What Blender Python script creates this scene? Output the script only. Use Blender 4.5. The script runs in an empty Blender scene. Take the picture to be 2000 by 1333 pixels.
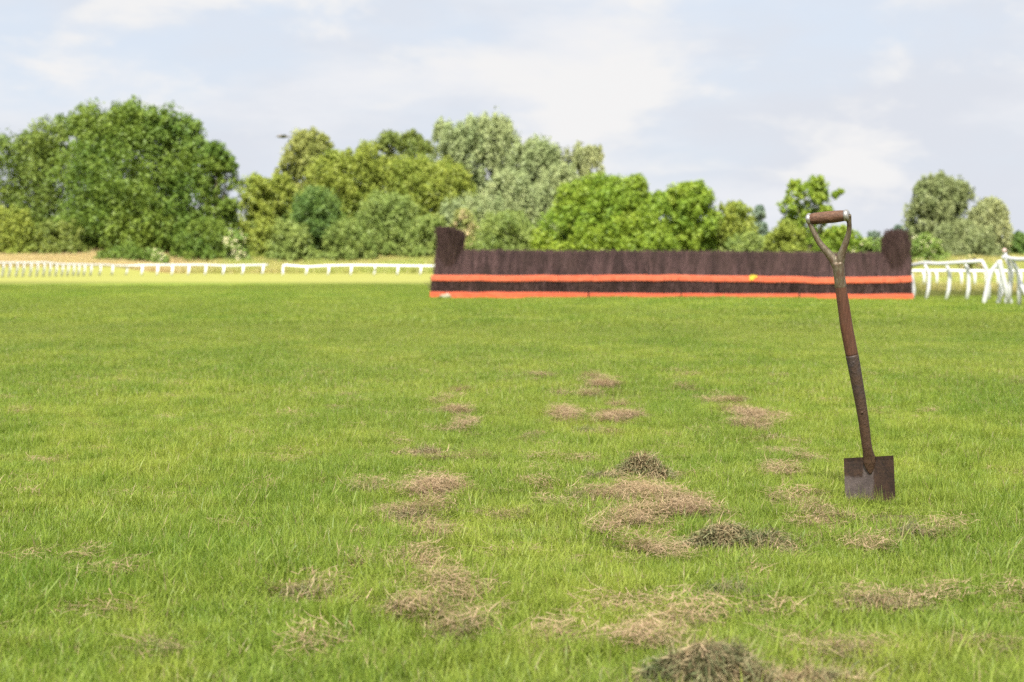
import bpy, math, random
import numpy as np
from mathutils import Vector, Matrix

SC = bpy.context.scene
COL = SC.collection
PI = math.pi

# ------------------------------------------------------------------ camera
FPX = 3333.0                      # focal length in pixels of a 2000 px wide picture
CX, CY, HOR = 1000.0, 666.5, 523.0
HC = 0.825                        # lens height above the turf
PITCH = math.atan((CY - HOR) / FPX)
cam_d = bpy.data.cameras.new('camera')
cam = bpy.data.objects.new('camera', cam_d)
COL.objects.link(cam)
cam.location = (0, 0, HC)
cam.rotation_euler = (PI / 2 - PITCH, 0, 0)
cam_d.sensor_width = 36.0
cam_d.lens = FPX * 36.0 / 2000.0
cam_d.clip_start = 0.1
cam_d.clip_end = 9000
cam_d.dof.use_dof = True
cam_d.dof.focus_distance = 5.9
cam_d.dof.aperture_fstop = 4.5
cam_d.dof.aperture_blades = 0
SC.camera = cam
CLOUD_DENSITY = 0.55                # share of the sunlight that the overhead cloud scatters

# ------------------------------------------------------------------ light
SUN_DIR = Vector((-0.10, -0.58, 0.80)).normalized()     # towards the sun, behind the lens
sun_d = bpy.data.lights.new('sun', 'SUN')
sun_d.energy = 5.0
sun_d.angle = math.radians(1.0)
sun_d.color = (1.0, 0.955, 0.88)
sun = bpy.data.objects.new('sun', sun_d)
COL.objects.link(sun)
sun.rotation_euler = (-SUN_DIR).to_track_quat('-Z', 'Y').to_euler()

world = bpy.data.worlds.new('World')
SC.world = world
world.use_nodes = True
wn, wl = world.node_tree.nodes, world.node_tree.links
wn.clear()
w_out = wn.new('ShaderNodeOutputWorld')
w_bg = wn.new('ShaderNodeBackground')
w_bg.inputs['Strength'].default_value = 0.1
sky = wn.new('ShaderNodeTexSky')
sky.sky_type = 'NISHITA'
sky.sun_disc = False
sky.sun_elevation = math.asin(SUN_DIR.z)
sky.sun_rotation = math.atan2(SUN_DIR.x, SUN_DIR.y)
sky.air_density = 1.0
sky.dust_density = 1.5
tc = wn.new('ShaderNodeTexCoord')


def wmap(sc, loc=(0, 0, 0)):
    m = wn.new('ShaderNodeMapping')
    m.inputs['Scale'].default_value = sc
    m.inputs['Location'].default_value = loc
    wl.new(tc.outputs['Generated'], m.inputs['Vector'])
    return m


def wnoise(sc, scale, detail, rough, lo, hi, loc=(0, 0, 0), dist=0.0):
    m = wmap(sc, loc)
    n = wn.new('ShaderNodeTexNoise')
    n.inputs['Scale'].default_value = scale
    n.inputs['Detail'].default_value = detail
    n.inputs['Roughness'].default_value = rough
    n.inputs['Distortion'].default_value = dist
    wl.new(m.outputs[0], n.inputs['Vector'])
    r = wn.new('ShaderNodeMapRange')
    r.interpolation_type = 'SMOOTHSTEP'
    r.inputs['From Min'].default_value = lo
    r.inputs['From Max'].default_value = hi
    wl.new(n.outputs['Fac'], r.inputs['Value'])
    return r.outputs[0]


def wmix(fac, a, b):
    m = wn.new('ShaderNodeMix')
    m.data_type = 'RGBA'
    for s, v in ((m.inputs['Factor'], fac), (m.inputs['A'], a), (m.inputs['B'], b)):
        if hasattr(v, 'is_linked'):
            wl.new(v, s)
        else:
            s.default_value = v
    return m.outputs['Result']


# thin high veil over blue, grey-lavender stratus, whiter cumulus heads
veil = wmix(0.93, sky.outputs[0], (2.44, 2.65, 2.99, 1))
grey = wmix(wnoise((1, 1, 2.6), 4.2, 6, 0.55, 0.36, 0.64, (1.3, 0.2, 0.4)), veil, (2.58, 2.69, 2.93, 1))
soft = wmix(wnoise((1, 1, 3.0), 6.0, 7, 0.55, 0.46, 0.70, (0.4, 2.2, 3.1)), grey, (2.98, 3.03, 3.16, 1))
white = wmix(wnoise((1, 1, 2.6), 8.0, 10, 0.55, 0.49, 0.64, (2.9, 0.9, 1.15), 0.25), soft, (3.16, 3.14, 3.14, 1))
wl.new(white, w_bg.inputs['Color'])
wl.new(w_bg.outputs[0], w_out.inputs['Surface'])

SC.view_settings.view_transform = 'Standard'
SC.view_settings.look = 'None'
SC.view_settings.gamma = 1.0
SC.view_settings.exposure = 1.52
SC.render.engine = 'CYCLES'
SC.cycles.max_bounces = 6
SC.cycles.diffuse_bounces = 3
SC.cycles.glossy_bounces = 2
SC.cycles.transmission_bounces = 4
SC.cycles.use_denoising = False


# ------------------------------------------------------------------ helpers
def P(px, py, Y):
    """the point that a pixel of the 2000 px picture shows, Y metres away"""
    cz, cy_ = -(py - CY) / FPX, 1.0
    c, s = math.cos(PITCH), math.sin(PITCH)
    dy, dz = cy_ * c + cz * s, -cy_ * s + cz * c
    k = Y / dy
    return Vector(((px - CX) / FPX * k, Y, HC + dz * k))


def G(px, py):
    """ground point of a pixel on level turf"""
    Y = FPX * HC / (py - HOR)
    return ((px - CX) / FPX * Y, Y)


def sstep(a, b, x):
    t = np.clip((x - a) / (b - a), 0, 1)
    return t * t * (3 - 2 * t)


def gz(x, y):
    """height of the ground"""
    x = np.asarray(x, float)
    y = np.asarray(y, float)
    z = 2.1 * sstep(186, 222, y) + 0.25 * np.sin(x * 0.05 + 1.0) * sstep(188, 230, y)
    z = z + 0.75 * sstep(168, 190, y) * sstep(-38, -46, x)
    z = z - 0.42 * np.exp(-((x - 26) / 13) ** 2 - ((y - 82) / 20) ** 2)
    z = z + 0.060 * np.exp(-((x - 3.9) / 3.2) ** 2 - ((y - 41.6) / 2.0) ** 2)
    z = z + 0.012 * np.sin(x * 2.1 + 0.6 * y) * np.sin(y * 1.7 - 0.4 * x) * sstep(60, 10, y) * (1 - np.exp(-((x - 1.24) ** 2 + (y - 5.8) ** 2) / .4))
    z = z + 0.03 * np.sin(x * 0.31 + 0.5) * np.sin(y * 0.23) * sstep(8, 20, y)
    return z


def mk(name, verts, faces, mat=None, parent=None, attrs=None, smooth=False, col=None, mats=None, midx=None):
    """verts (N,3); faces: list of (M,k) int arrays -> one mesh object"""
    me = bpy.data.meshes.new(name)
    verts = np.asarray(verts, np.float32).reshape(-1, 3)
    me.vertices.add(len(verts))
    me.vertices.foreach_set('co', verts.ravel())
    faces = [np.asarray(f, np.int32) for f in faces if len(f)]
    if faces:
        flat = np.concatenate([f.ravel() for f in faces])
        tot = np.concatenate([np.full(len(f), f.shape[1], np.int32) for f in faces])
        start = np.concatenate([[0], np.cumsum(tot)[:-1]]).astype(np.int32)
        me.loops.add(len(flat))
        me.loops.foreach_set('vertex_index', flat)
        me.polygons.add(len(tot))
        me.polygons.foreach_set('loop_start', start)
        me.polygons.foreach_set('loop_total', tot)
        me.polygons.foreach_set('use_smooth', np.full(len(tot), smooth, bool))
    for k, v in (attrs or {}).items():
        v = np.asarray(v)
        if v.ndim == 2:
            a = me.attributes.new(k, 'FLOAT_VECTOR', 'POINT')
            a.data.foreach_set('vector', v.astype(np.float32).ravel())
        elif v.dtype.kind == 'i':
            a = me.attributes.new(k, 'INT', 'POINT')
            a.data.foreach_set('value', v.astype(np.int32))
        else:
            a = me.attributes.new(k, 'FLOAT', 'POINT')
            a.data.foreach_set('value', v.astype(np.float32))
    me.update(calc_edges=True)
    if mat:
        me.materials.append(mat)
    for m in mats or ():
        me.materials.append(m)
    if midx is not None:
        me.polygons.foreach_set('material_index', np.asarray(midx, np.int32))
    o = bpy.data.objects.new(name, me)
    (col or COL).objects.link(o)
    if parent is not None:
        o.parent = parent
    return o


def thing(name, label, cat, loc=(0, 0, 0), group=None):
    o = bpy.data.objects.new(name, None)
    o.empty_display_size = 0.2
    COL.objects.link(o)
    o.location = loc
    tag(o, label, cat, group)
    return o


def tag(o, label, cat, group=None):
    o['label'] = label
    o['category'] = cat
    if group:
        o['group'] = group


class MB:
    """collects primitives into one mesh"""
    def __init__(self):
        self.v, self.q, self.t, self.n = [], [], [], 0

    def add(self, v, q=(), t=()):
        v = np.asarray(v, float).reshape(-1, 3)
        if len(q):
            self.q.append(np.asarray(q, int) + self.n)
        if len(t):
            self.t.append(np.asarray(t, int) + self.n)
        self.v.append(v)
        self.n += len(v)

    def tube(self, pts, rad, k=10, caps=True, flat=1.0, up=None):
        pts = [Vector(p) for p in pts]
        n = len(pts)
        if not hasattr(rad, '__len__'):
            rad = [rad] * n
        ref = Vector(up) if up else Vector((0, 1, 0))
        rings = []
        for i in range(n):
            d = (pts[min(i + 1, n - 1)] - pts[max(i - 1, 0)]).normalized()
            a = ref - d * ref.dot(d)
            if a.length < 1e-4:
                a = Vector((1, 0, 0)) - d * d.x
            a.normalize()
            b = d.cross(a)
            for j in range(k):
                t = 2 * PI * j / k
                rings.append(pts[i] + a * (math.cos(t) * rad[i] * flat) + b * (math.sin(t) * rad[i]))
        q = []
        for i in range(n - 1):
            for j in range(k):
                q.append((i * k + j, i * k + (j + 1) % k, (i + 1) * k + (j + 1) % k, (i + 1) * k + j))
        t = []
        vv = [tuple(p) for p in rings]
        if caps:
            c0, c1 = len(vv), len(vv) + 1
            vv += [tuple(pts[0]), tuple(pts[-1])]
            for j in range(k):
                t.append((c0, (j + 1) % k, j))
                t.append((c1, (n - 1) * k + j, (n - 1) * k + (j + 1) % k))
        self.add(vv, q, t)
        return self

    def box(self, cs):
        """eight corners: bottom four, top four"""
        self.add(cs, [(0, 3, 2, 1), (4, 5, 6, 7), (0, 1, 5, 4), (1, 2, 6, 5), (2, 3, 7, 6), (3, 0, 4, 7)])
        return self

    def build(self, name, mat, parent=None, smooth=False, attrs=None):
        return mk(name, np.concatenate(self.v), ([np.concatenate(self.q)] if self.q else []) + ([np.concatenate(self.t)] if self.t else []),
                  mat, parent, attrs, smooth)


# ------------------------------------------------------------------ materials
class NT:
    def __init__(self, name):
        self.m = bpy.data.materials.new(name)
        self.m.use_nodes = True
        self.n, self.l = self.m.node_tree.nodes, self.m.node_tree.links
        self.n.clear()
        self.out = self.n.new('ShaderNodeOutputMaterial')

    def put(self, s, v):
        if hasattr(v, 'is_linked'):
            self.l.new(v, s)
        elif isinstance(v, (tuple, list)) and len(v) == 3 and s.type == 'RGBA':
            s.default_value = (*v, 1)
        else:
            s.default_value = v

    def pos(self):
        return self.n.new('ShaderNodeNewGeometry').outputs['Position']

    def obj(self):
        return self.n.new('ShaderNodeTexCoord').outputs['Object']

    def map(self, vec, scale=(1, 1, 1), loc=(0, 0, 0), rot=(0, 0, 0)):
        m = self.n.new('ShaderNodeMapping')
        m.inputs['Scale'].default_value = scale
        m.inputs['Location'].default_value = loc
        m.inputs['Rotation'].default_value = rot
        self.l.new(vec, m.inputs['Vector'])
        return m.outputs[0]

    def noise(self, vec, scale, detail=3, rough=0.55, lo=None, hi=None, dist=0.0):
        n = self.n.new('ShaderNodeTexNoise')
        self.l.new(vec, n.inputs['Vector'])
        n.inputs['Scale'].default_value = scale
        n.inputs['Detail'].default_value = detail
        n.inputs['Roughness'].default_value = rough
        n.inputs['Distortion'].default_value = dist
        if lo is None:
            return n.outputs['Fac']
        return self.rng(n.outputs['Fac'], lo, hi)

    def rng(self, v, lo, hi, a=0.0, b=1.0):
        r = self.n.new('ShaderNodeMapRange')
        r.interpolation_type = 'SMOOTHSTEP'
        self.l.new(v, r.inputs['Value'])
        for k, x in zip(('From Min', 'From Max', 'To Min', 'To Max'), (lo, hi, a, b)):
            r.inputs[k].default_value = x
        return r.outputs[0]

    def mix(self, fac, a, b, mode='MIX'):
        m = self.n.new('ShaderNodeMix')
        m.data_type = 'RGBA'
        m.blend_type = mode
        self.put(m.inputs['Factor'], fac)
        self.put(m.inputs['A'], a)
        self.put(m.inputs['B'], b)
        return m.outputs['Result']

    def math(self, op, a, b=0.0):
        m = self.n.new('ShaderNodeMath')
        m.operation = op
        self.put(m.inputs[0], a)
        self.put(m.inputs[1], b)
        return m.outputs[0]

    def sep(self, v):
        s = self.n.new('ShaderNodeSeparateXYZ')
        self.l.new(v, s.inputs[0])
        return s.outputs

    def attr(self, name, kind='GEOMETRY'):
        a = self.n.new('ShaderNodeAttribute')
        a.attribute_type = kind
        a.attribute_name = name
        return a.outputs['Fac']

    def bump(self, h, strength=0.4, dist=0.01):
        b = self.n.new('ShaderNodeBump')
        b.inputs['Strength'].default_value = strength
        b.inputs['Distance'].default_value = dist
        self.l.new(h, b.inputs['Height'])
        return b.outputs[0]

    def bsdf(self, color, rough=0.7, spec=0.3, metal=0.0, normal=None):
        b = self.n.new('ShaderNodeBsdfPrincipled')
        self.put(b.inputs['Base Color'], color)
        self.put(b.inputs['Roughness'], rough)
        self.put(b.inputs['Specular IOR Level'], spec)
        self.put(b.inputs['Metallic'], metal)
        if normal is not None:
            self.l.new(normal, b.inputs['Normal'])
        return b.outputs[0]

    def leafy(self, color, back, trans=0.4, rough=0.55, spec=0.25):
        a = self.bsdf(color, rough, spec)
        t = self.n.new('ShaderNodeBsdfTranslucent')
        self.put(t.inputs['Color'], back)
        x = self.n.new('ShaderNodeMixShader')
        x.inputs[0].default_value = trans
        self.l.new(a, x.inputs[1])
        self.l.new(t.outputs[0], x.inputs[2])
        return x.outputs[0]

    def done(self, shader):
        self.l.new(shader, self.out.inputs['Surface'])
        return self.m


def zone_colour(t):
    """green of the turf by place: broad patches, mowing bands, drier far course"""
    p = t.pos()
    xyz = t.sep(p)
    big = t.noise(t.map(p, (0.75, 0.34, 0)), 1.0, 5, 0.6, 0.37, 0.63)
    mid = t.noise(t.map(p, (2.6, 1.5, 0), (5, 2, 0)), 1.0, 4, 0.6, 0.46, 0.62)
    band = t.noise(t.map(p, (0.03, 0.16, 0), (3, 9, 0)), 1.0, 4, 0.55, 0.38, 0.62)
    c = t.mix(big, (0.155, 0.260, 0.024), (0.365, 0.425, 0.062))
    c = t.mix(t.math('MULTIPLY', mid, 0.6), c, (0.150, 0.270, 0.024))
    far = t.rng(xyz[1], 9, 30)
    c = t.mix(t.math('MULTIPLY', far, t.math('MULTIPLY', band, 0.8)), c, (0.205, 0.262, 0.038))
    ph = t.math('ADD', t.math('MULTIPLY', xyz[0], 1.25), t.math('MULTIPLY', xyz[1], 0.16))
    mow = t.rng(t.math('SINE', ph), -0.5, 0.7)
    c = t.mix(t.math('MULTIPLY', mow, 0.16), c, (0.42, 0.44, 0.10))
    dry = t.rng(xyz[1], 82, 97)
    c = t.mix(dry, c, (0.215, 0.212, 0.056))
    # heathy brown ground behind the rails beside the jump
    bx = t.math('MULTIPLY', t.rng(xyz[0], 10.4, 11.4), t.rng(xyz[1], 44.6, 47.5))
    bx = t.math('MULTIPLY', bx, t.rng(xyz[1], 76, 68))
    c = t.mix(t.math('MULTIPLY', bx, 0.9), c, (0.105, 0.078, 0.036))
    return c, p, xyz


def turf_material():
    t = NT('turf_soil')
    c, p, xyz = zone_colour(t)
    near = t.rng(xyz[1], 14, 45)
    soil = t.mix(t.noise(p, 9, 4, 0.6, 0.35, 0.65), (0.075, 0.085, 0.026), (0.140, 0.120, 0.060))
    fine = t.noise(t.map(p, (1, 0.35, 1)), 6, 5, 0.7, 0.3, 0.7)
    c2 = t.mix(t.math('MULTIPLY', fine, 0.3), c, (0.09, 0.13, 0.02))
    c = t.mix(near, soil, c2)
    tall = t.math('MULTIPLY', t.rng(xyz[1], 188, 205), 1.0)
    c = t.mix(tall, c, (0.30, 0.27, 0.10))
    return t.done(t.bsdf(c, 0.9, 0.1, 0, t.bump(t.noise(p, 30, 4, 0.6), 0.6, 0.03)))


def grass_material():
    t = NT('grass_blades')
    c, p, xyz = zone_colour(t)
    v = t.attr('v')
    h = t.attr('h')
    r = t.attr('rnd', 'INSTANCER')
    c = t.mix(t.math('MULTIPLY', t.rng(v, 0.35, 1.0), 0.55), c, (0.47, 0.55, 0.10))
    c = t.mix(t.math('MULTIPLY', t.rng(v, 0.35, 0.0), 0.50), c, (0.105, 0.185, 0.018))
    c = t.mix(t.math('MULTIPLY', r, 0.25), c, (0.32, 0.42, 0.05))
    c = t.mix(t.rng(v, 0.955, 0.965), c, (0.48, 0.40, 0.20))
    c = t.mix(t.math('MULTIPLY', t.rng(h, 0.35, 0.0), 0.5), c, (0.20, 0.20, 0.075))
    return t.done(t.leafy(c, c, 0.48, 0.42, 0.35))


def straw_material(name='straw', green=0.0):
    t = NT(name)
    v = t.attr('v')
    p = t.pos()
    c = t.mix(v, (0.22, 0.145, 0.075), (0.62, 0.465, 0.285))
    c = t.mix(t.math('MULTIPLY', t.noise(p, 7, 3, 0.6, 0.4, 0.65), 0.45), c, (0.45, 0.325, 0.175))
    if green:
        k = t.attr('g')
        c = t.mix(k, c, t.mix(v, (0.075, 0.095, 0.040), (0.24, 0.27, 0.12)))
    return t.done(t.leafy(c, c, 0.22, 0.7, 0.15))


def longgrass_material():
    t = NT('long_grass')
    v = t.attr('v')
    r = t.attr('rnd', 'INSTANCER')
    p = t.pos()
    n = t.noise(t.map(p, (0.12, 0.05, 0.0)), 1, 3, 0.6, 0.38, 0.62)
    c = t.mix(r, (0.26, 0.28, 0.065), (0.47, 0.40, 0.15))
    c = t.mix(n, c, (0.32, 0.36, 0.085))
    c = t.mix(t.math('MULTIPLY', t.rng(t.sep(p)[0], -34, -40), .8), c, (0.50, 0.38, 0.19))
    c = t.mix(t.rng(v, 0.90, 0.93), c, (0.70, 0.63, 0.40))
    return t.done(t.leafy(c, c, 0.35, 0.6, 0.2))


def leaf_material(name, a, b, dark, trans=0.35, flower=None):
    t = NT(name)
    v = t.attr('v')
    l = t.attr('l')
    c = t.mix(l, a, b)
    c = t.mix(t.math('MULTIPLY', t.rng(v, 0.5, 0.0), 0.5), c, dark)
    c = t.mix(t.math('MULTIPLY', t.rng(v, 0.6, 1.0), 0.2), c, tuple(min(1, x * 1.3) for x in b))
    if flower:
        c = t.mix(t.attr('f'), c, flower)
    return t.done(t.leafy(c, c, trans, 0.5, 0.3))


def bark_material():
    t = NT('bark')
    p = t.pos()
    n = t.noise(t.map(p, (4, 4, 0.8)), 2, 4, 0.6)
    return t.done(t.bsdf(t.mix(n, (0.05, 0.04, 0.03), (0.17, 0.14, 0.10)), 0.9, 0.1, 0, t.bump(n, 0.6, 0.05)))


def brush_material(name='birch_brush', lo=(0.014, 0.007, 0.006), hi=(0.125, 0.070, 0.066)):
    t = NT(name)
    p = t.pos()
    v = t.attr('v')
    n = t.noise(t.map(p, (1.3, 1.3, 0.9)), 1.6, 4, 0.6, 0.35, 0.66)
    c = t.mix(v, lo, hi)
    c = t.mix(t.math('MULTIPLY', n, 0.5), c, (0.046, 0.027, 0.021))
    return t.done(t.bsdf(c, 0.75, 0.2))


def orange_material(name, a, b):
    t = NT(name)
    p = t.pos()
    n = t.noise(t.map(p, (1.5, 1.5, 4)), 3, 5, 0.65, 0.35, 0.7)
    c = t.mix(n, a, b)
    sc = t.noise(t.map(p, (2, 2, 14)), 3, 5, 0.7, 0.56, 0.72)
    c = t.mix(t.math('MULTIPLY', sc, 0.6), c, (0.34, 0.13, 0.07))
    return t.done(t.bsdf(c, 0.55, 0.3, 0, t.bump(n, 0.2, 0.01)))


def rail_material():
    t = NT('white_plastic')
    p = t.pos()
    n = t.noise(t.map(p, (3, 3, 3)), 3, 4, 0.6, 0.45, 0.75)
    z = t.rng(t.sep(p)[2], 0.35, -0.1)
    c = t.mix(t.math('MULTIPLY', n, 0.35), (0.60, 0.60, 0.615), (0.46, 0.46, 0.44))
    c = t.mix(t.math('MULTIPLY', z, 0.3), c, (0.42, 0.45, 0.30))
    return t.done(t.bsdf(c, 0.4, 0.4))


M_TURF, M_GRASS, M_STRAW, M_CLUMP, M_LONG = turf_material(), grass_material(), straw_material(), straw_material('cuttings', 1.0), longgrass_material()
M_BARK, M_BRUSH = bark_material(), brush_material()
M_WING = brush_material('birch_bundle', (0.017, 0.009, 0.008), (0.115, 0.068, 0.060))
M_OR = orange_material('orange_paint', (0.63, 0.122, 0.056), (0.66, 0.165, 0.085))
M_OR2 = orange_material('orange_red_paint', (0.60, 0.100, 0.044), (0.63, 0.138, 0.066))
M_RAIL = rail_material()

# ------------------------------------------------------------------ ground
rng = np.random.default_rng(7)
ys = np.concatenate([np.arange(-40, 2, 3.0), np.arange(2, 16, 0.16), np.arange(16, 60, 0.5), np.arange(60, 260, 2.5), np.geomspace(262, 6000, 30)])
xs = np.concatenate([-np.geomspace(4000, 62, 22), np.arange(-60, -14, 2.0), np.arange(-14, -5, 0.5), np.arange(-5, 5, 0.16), np.arange(5, 16, 0.5), np.arange(16, 60, 2.0), np.geomspace(62, 4000, 22)])
XX, YY = np.meshgrid(xs, ys)
gv = np.stack([XX, YY, gz(XX, YY)], -1).reshape(-1, 3)
nx, ny = len(xs), len(ys)
ii = np.arange(nx * ny).reshape(ny, nx)
gq = np.stack([ii[:-1, :-1], ii[:-1, 1:], ii[1:, 1:], ii[1:, :-1]], -1).reshape(-1, 4)
ground = mk('ground', gv, [gq], M_TURF, smooth=True)
ground['kind'] = 'structure'


# ------------------------------------------------------------------ the cloud whose shade lies over the near half of the course
t = NT('cloud')
tr_, tl_ = t.n.new('ShaderNodeBsdfTransparent'), t.n.new('ShaderNodeBsdfTranslucent')
tl_.inputs['Color'].default_value = (.92, .93, .95, 1)
mx_ = t.n.new('ShaderNodeMixShader')
mx_.inputs[0].default_value = CLOUD_DENSITY
t.l.new(tr_.outputs[0], mx_.inputs[1])
t.l.new(tl_.outputs[0], mx_.inputs[2])
M_CLOUD = t.done(mx_.outputs[0])
CA = 420.0
cshift = SUN_DIR * (CA / SUN_DIR.z)
crg = np.random.default_rng(5)
nc, mc = 120, 30
cxs = np.linspace(-520, 520, nc)
edge = np.interp(cxs, [-520, -60, -20, 0, 18, 30, 60, 520], [120, 99, 97, 95, 78, 70, 66, 60]) + 2.0 * np.sin(cxs * .11) + 1.2 * np.sin(cxs * .31 + 1)
cv = []
for i in range(mc):
    f = i / (mc - 1)
    th = 26 * math.sin(PI * min(1, f * 1.0)) ** .5
    for j in range(nc):
        yb = edge[j] - 620 * f
        cv.append((cxs[j] + cshift.x, yb + cshift.y, CA + th * (.5 + .5 * math.sin(cxs[j] * .03 + i)) ** .5 + 4 * crg.random()))
ii = np.arange(nc * mc).reshape(mc, nc)
cloud = mk('cloud', cv, [np.stack([ii[:-1, :-1], ii[1:, :-1], ii[1:, 1:], ii[:-1, 1:]], -1).reshape(-1, 4)], M_CLOUD, smooth=True)
cloud['kind'] = 'structure'


# ------------------------------------------------------------------ grass tufts
def blades(rg, n, radius, hmin, hmax, w, lean=0.5, bend=0.5, lying=False, rows=(0, .42, .76)):
    """n blades in a disc; returns verts, quads, tris, v, h"""
    rr = radius * np.sqrt(rg.random(n))
    a0 = rg.random(n) * 2 * PI
    bx, by = rr * np.cos(a0), rr * np.sin(a0)
    ph = rg.random(n) * 2 * PI
    H = hmin + (hmax - hmin) * rg.random(n) ** 1.3
    L = lean * rg.random(n)
    B = bend * rg.random(n) ** 1.5
    W = w * (0.65 + 0.7 * rg.random(n))
    dx, dy = np.cos(ph), np.sin(ph)
    tw = ph + PI / 2 + (rg.random(n) - .5) * 1.6
    wx, wy = np.cos(tw), np.sin(tw)
    z0 = np.zeros(n)
    if lying:
        z0 = rg.random(n) * 0.018 + 0.004
    ts = list(rows) + [1.0]
    V = []
    for i, t in enumerate(ts):
        if lying:
            rise = (rg.random(n) - 0.35) * 0.22
            cx, cy = bx + dx * H * (t - .5) + wx * B * H * (t * (1 - t)), by + dy * H * (t - .5) + wy * B * H * (t * (1 - t))
            cz = np.maximum(z0 + rise * H * t, 0.002)
        else:
            k = L * t + B * t * t
            cx, cy = bx + dx * H * k, by + dy * H * k
            cz = H * t * (1 - 0.35 * B * t) - 0.004 * (t == 0)
        hw = W * (1 - t ** 1.8) * 0.5
        if i < len(ts) - 1:
            V += [np.stack([cx - wx * hw, cy - wy * hw, cz], -1), np.stack([cx + wx * hw, cy + wy * hw, cz], -1)]
        else:
            V += [np.stack([cx, cy, cz], -1)]
    m = len(V)
    verts = np.stack(V, 1).reshape(-1, 3)
    base = np.arange(n)[:, None] * m
    q = np.concatenate([base + np.array([2 * i, 2 * i + 1, 2 * i + 3, 2 * i + 2]) for i in range(len(ts) - 2)])
    e = 2 * (len(ts) - 2)
    tr = base + np.array([e, e + 1, m - 1])
    vv = np.repeat(rg.random(n), m)
    hh = np.tile(np.array([t for t in ts[:-1] for _ in (0, 1)] + [1.0]), n)
    return verts, q, tr, vv, hh


KIT = bpy.data.collections.new('turf_kit')     # source tufts for the two stuff objects; not linked to the scene
kinds = []


def kit(n, r, h0, h1, w, mat, **kw):
    rg = np.random.default_rng(100 + len(kinds))
    v, q, t, vv, hh = blades(rg, n, r, h0, h1, w, **kw)
    o = mk('tuft_%02d' % len(kinds), v, [q, t], mat, attrs={'v': vv, 'h': hh}, col=KIT, smooth=True)
    kinds.append(o)
    return len(kinds) - 1


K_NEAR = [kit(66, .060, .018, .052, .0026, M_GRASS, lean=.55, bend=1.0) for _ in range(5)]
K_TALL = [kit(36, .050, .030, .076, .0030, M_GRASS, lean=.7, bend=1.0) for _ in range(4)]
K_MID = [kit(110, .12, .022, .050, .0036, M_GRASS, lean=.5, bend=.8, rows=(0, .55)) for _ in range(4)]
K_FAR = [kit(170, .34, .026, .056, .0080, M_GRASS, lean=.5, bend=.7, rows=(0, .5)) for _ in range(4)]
K_LONG = [kit(90, .55, .35, .85, .022, M_LONG, lean=.35, bend=.5, rows=(0, .5)) for _ in range(4)]
K_STRAW = [kit(64, .070, .022, .080, .0021, M_STRAW, bend=.5, lying=True, rows=(0, .5)) for _ in range(5)]

t = NT('rotting_cuttings')
M_ROT = t.done(t.leafy(t.mix(t.attr('v'), (0.055, 0.050, 0.022), (0.21, 0.19, 0.085)), (0.12, 0.12, 0.05), .15, .8, .1))
K_ROT = [kit(52, .06, .020, .060, .0022, M_ROT, bend=.6, lying=True, rows=(0, .5)) for _ in range(3)]
# dry patches: centre and half axes in picture pixels, then strength
DRY = [(890,770,18,6,.7),(885,815,25,8,.9),(905,840,15,12,1),(850,845,22,6,.7),(855,940,16,15,.6),(850,972,34,15,1),(800,1020,32,18,.8),
       (815,1030,45,14,.7),(845,1070,36,13,1),(835,1120,44,26,1.2),(700,1118,26,18,.8),(840,1170,20,15,.8),(790,1210,42,15,.8),(865,1228,40,16,.8),
       (850,1268,52,18,1),(465,1185,24,8,.7),(585,1170,36,10,.6),(215,1136,24,7,.9),(48,813,13,6,1.1),(1060,1283,50,15,.8),(660,1280,52,12,.5),
       (40,1200,30,14,.4),(710,960,34,10,.5),(1150,745,22,7,.9),(1178,762,32,7,.9),(1060,743,20,4,.9),(1100,775,18,6,.6),
       (1165,780,24,5,.8),(1195,800,22,7,.9),(1100,822,21,12,1.2),(1210,827,38,15,1.2),(1190,856,48,7,.6),(1060,908,26,6,.8),(945,908,24,5,.8),
       (1130,912,32,5,.6),(1152,1055,30,8,.8),(1055,965,30,9,.9),(1195,985,46,9,1),(1300,985,44,18,1.2),(1240,972,40,14,1.2),(1260,1025,56,18,1.2),
       (1330,1012,44,14,1.2),(1290,1097,64,14,1.1),(1080,990,34,5,.6),(985,1020,26,8,.6),(1405,792,32,8,1),(1442,812,32,9,1),(1485,828,36,8,1),
       (1470,847,36,9,.8),(1340,765,20,5,.5),(1330,735,15,4,.5),(1585,910,32,7,.8),(1540,932,28,7,.6),(1550,982,52,8,.7),
       (1590,1013,44,9,1),(1740,1080,34,10,.8),(1840,1052,22,14,.7),(1560,1085,40,12,.4),(1720,1200,52,16,.9),(1800,1190,42,10,.8),(1655,1170,30,10,.4),
       (1985,1180,26,12,1.1),(1330,1222,74,12,1.2),(1290,1292,56,18,1.2),(870,795,18,7,.8),(845,905,16,7,.8),(830,1000,26,9,.9),(835,1048,22,8,.9),(845,1095,24,8,.8),(840,1192,26,9,.9),(845,1248,30,9,.9),(1960,1322,46,16,.9),(1640,1040,60,18,.35),(1200,1190,60,14,.3),(1900,1290,40,18,.4),
       (1030,860,14,10,.5),(1700,1320,60,14,.7),(1480,1225,60,10,.3),(120,1110,30,9,.3),(300,1290,60,14,.25),(930,1180,30,10,.3),(1500,890,22,7,.5)]
dryW = []
for (a, b, c, d, s) in DRY:
    x, y = G(a, b)
    dryW.append((x, y, c / FPX * y, max(d * y * y / (FPX * HC), 0.05), s))
dryW = np.array(dryW)


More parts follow.
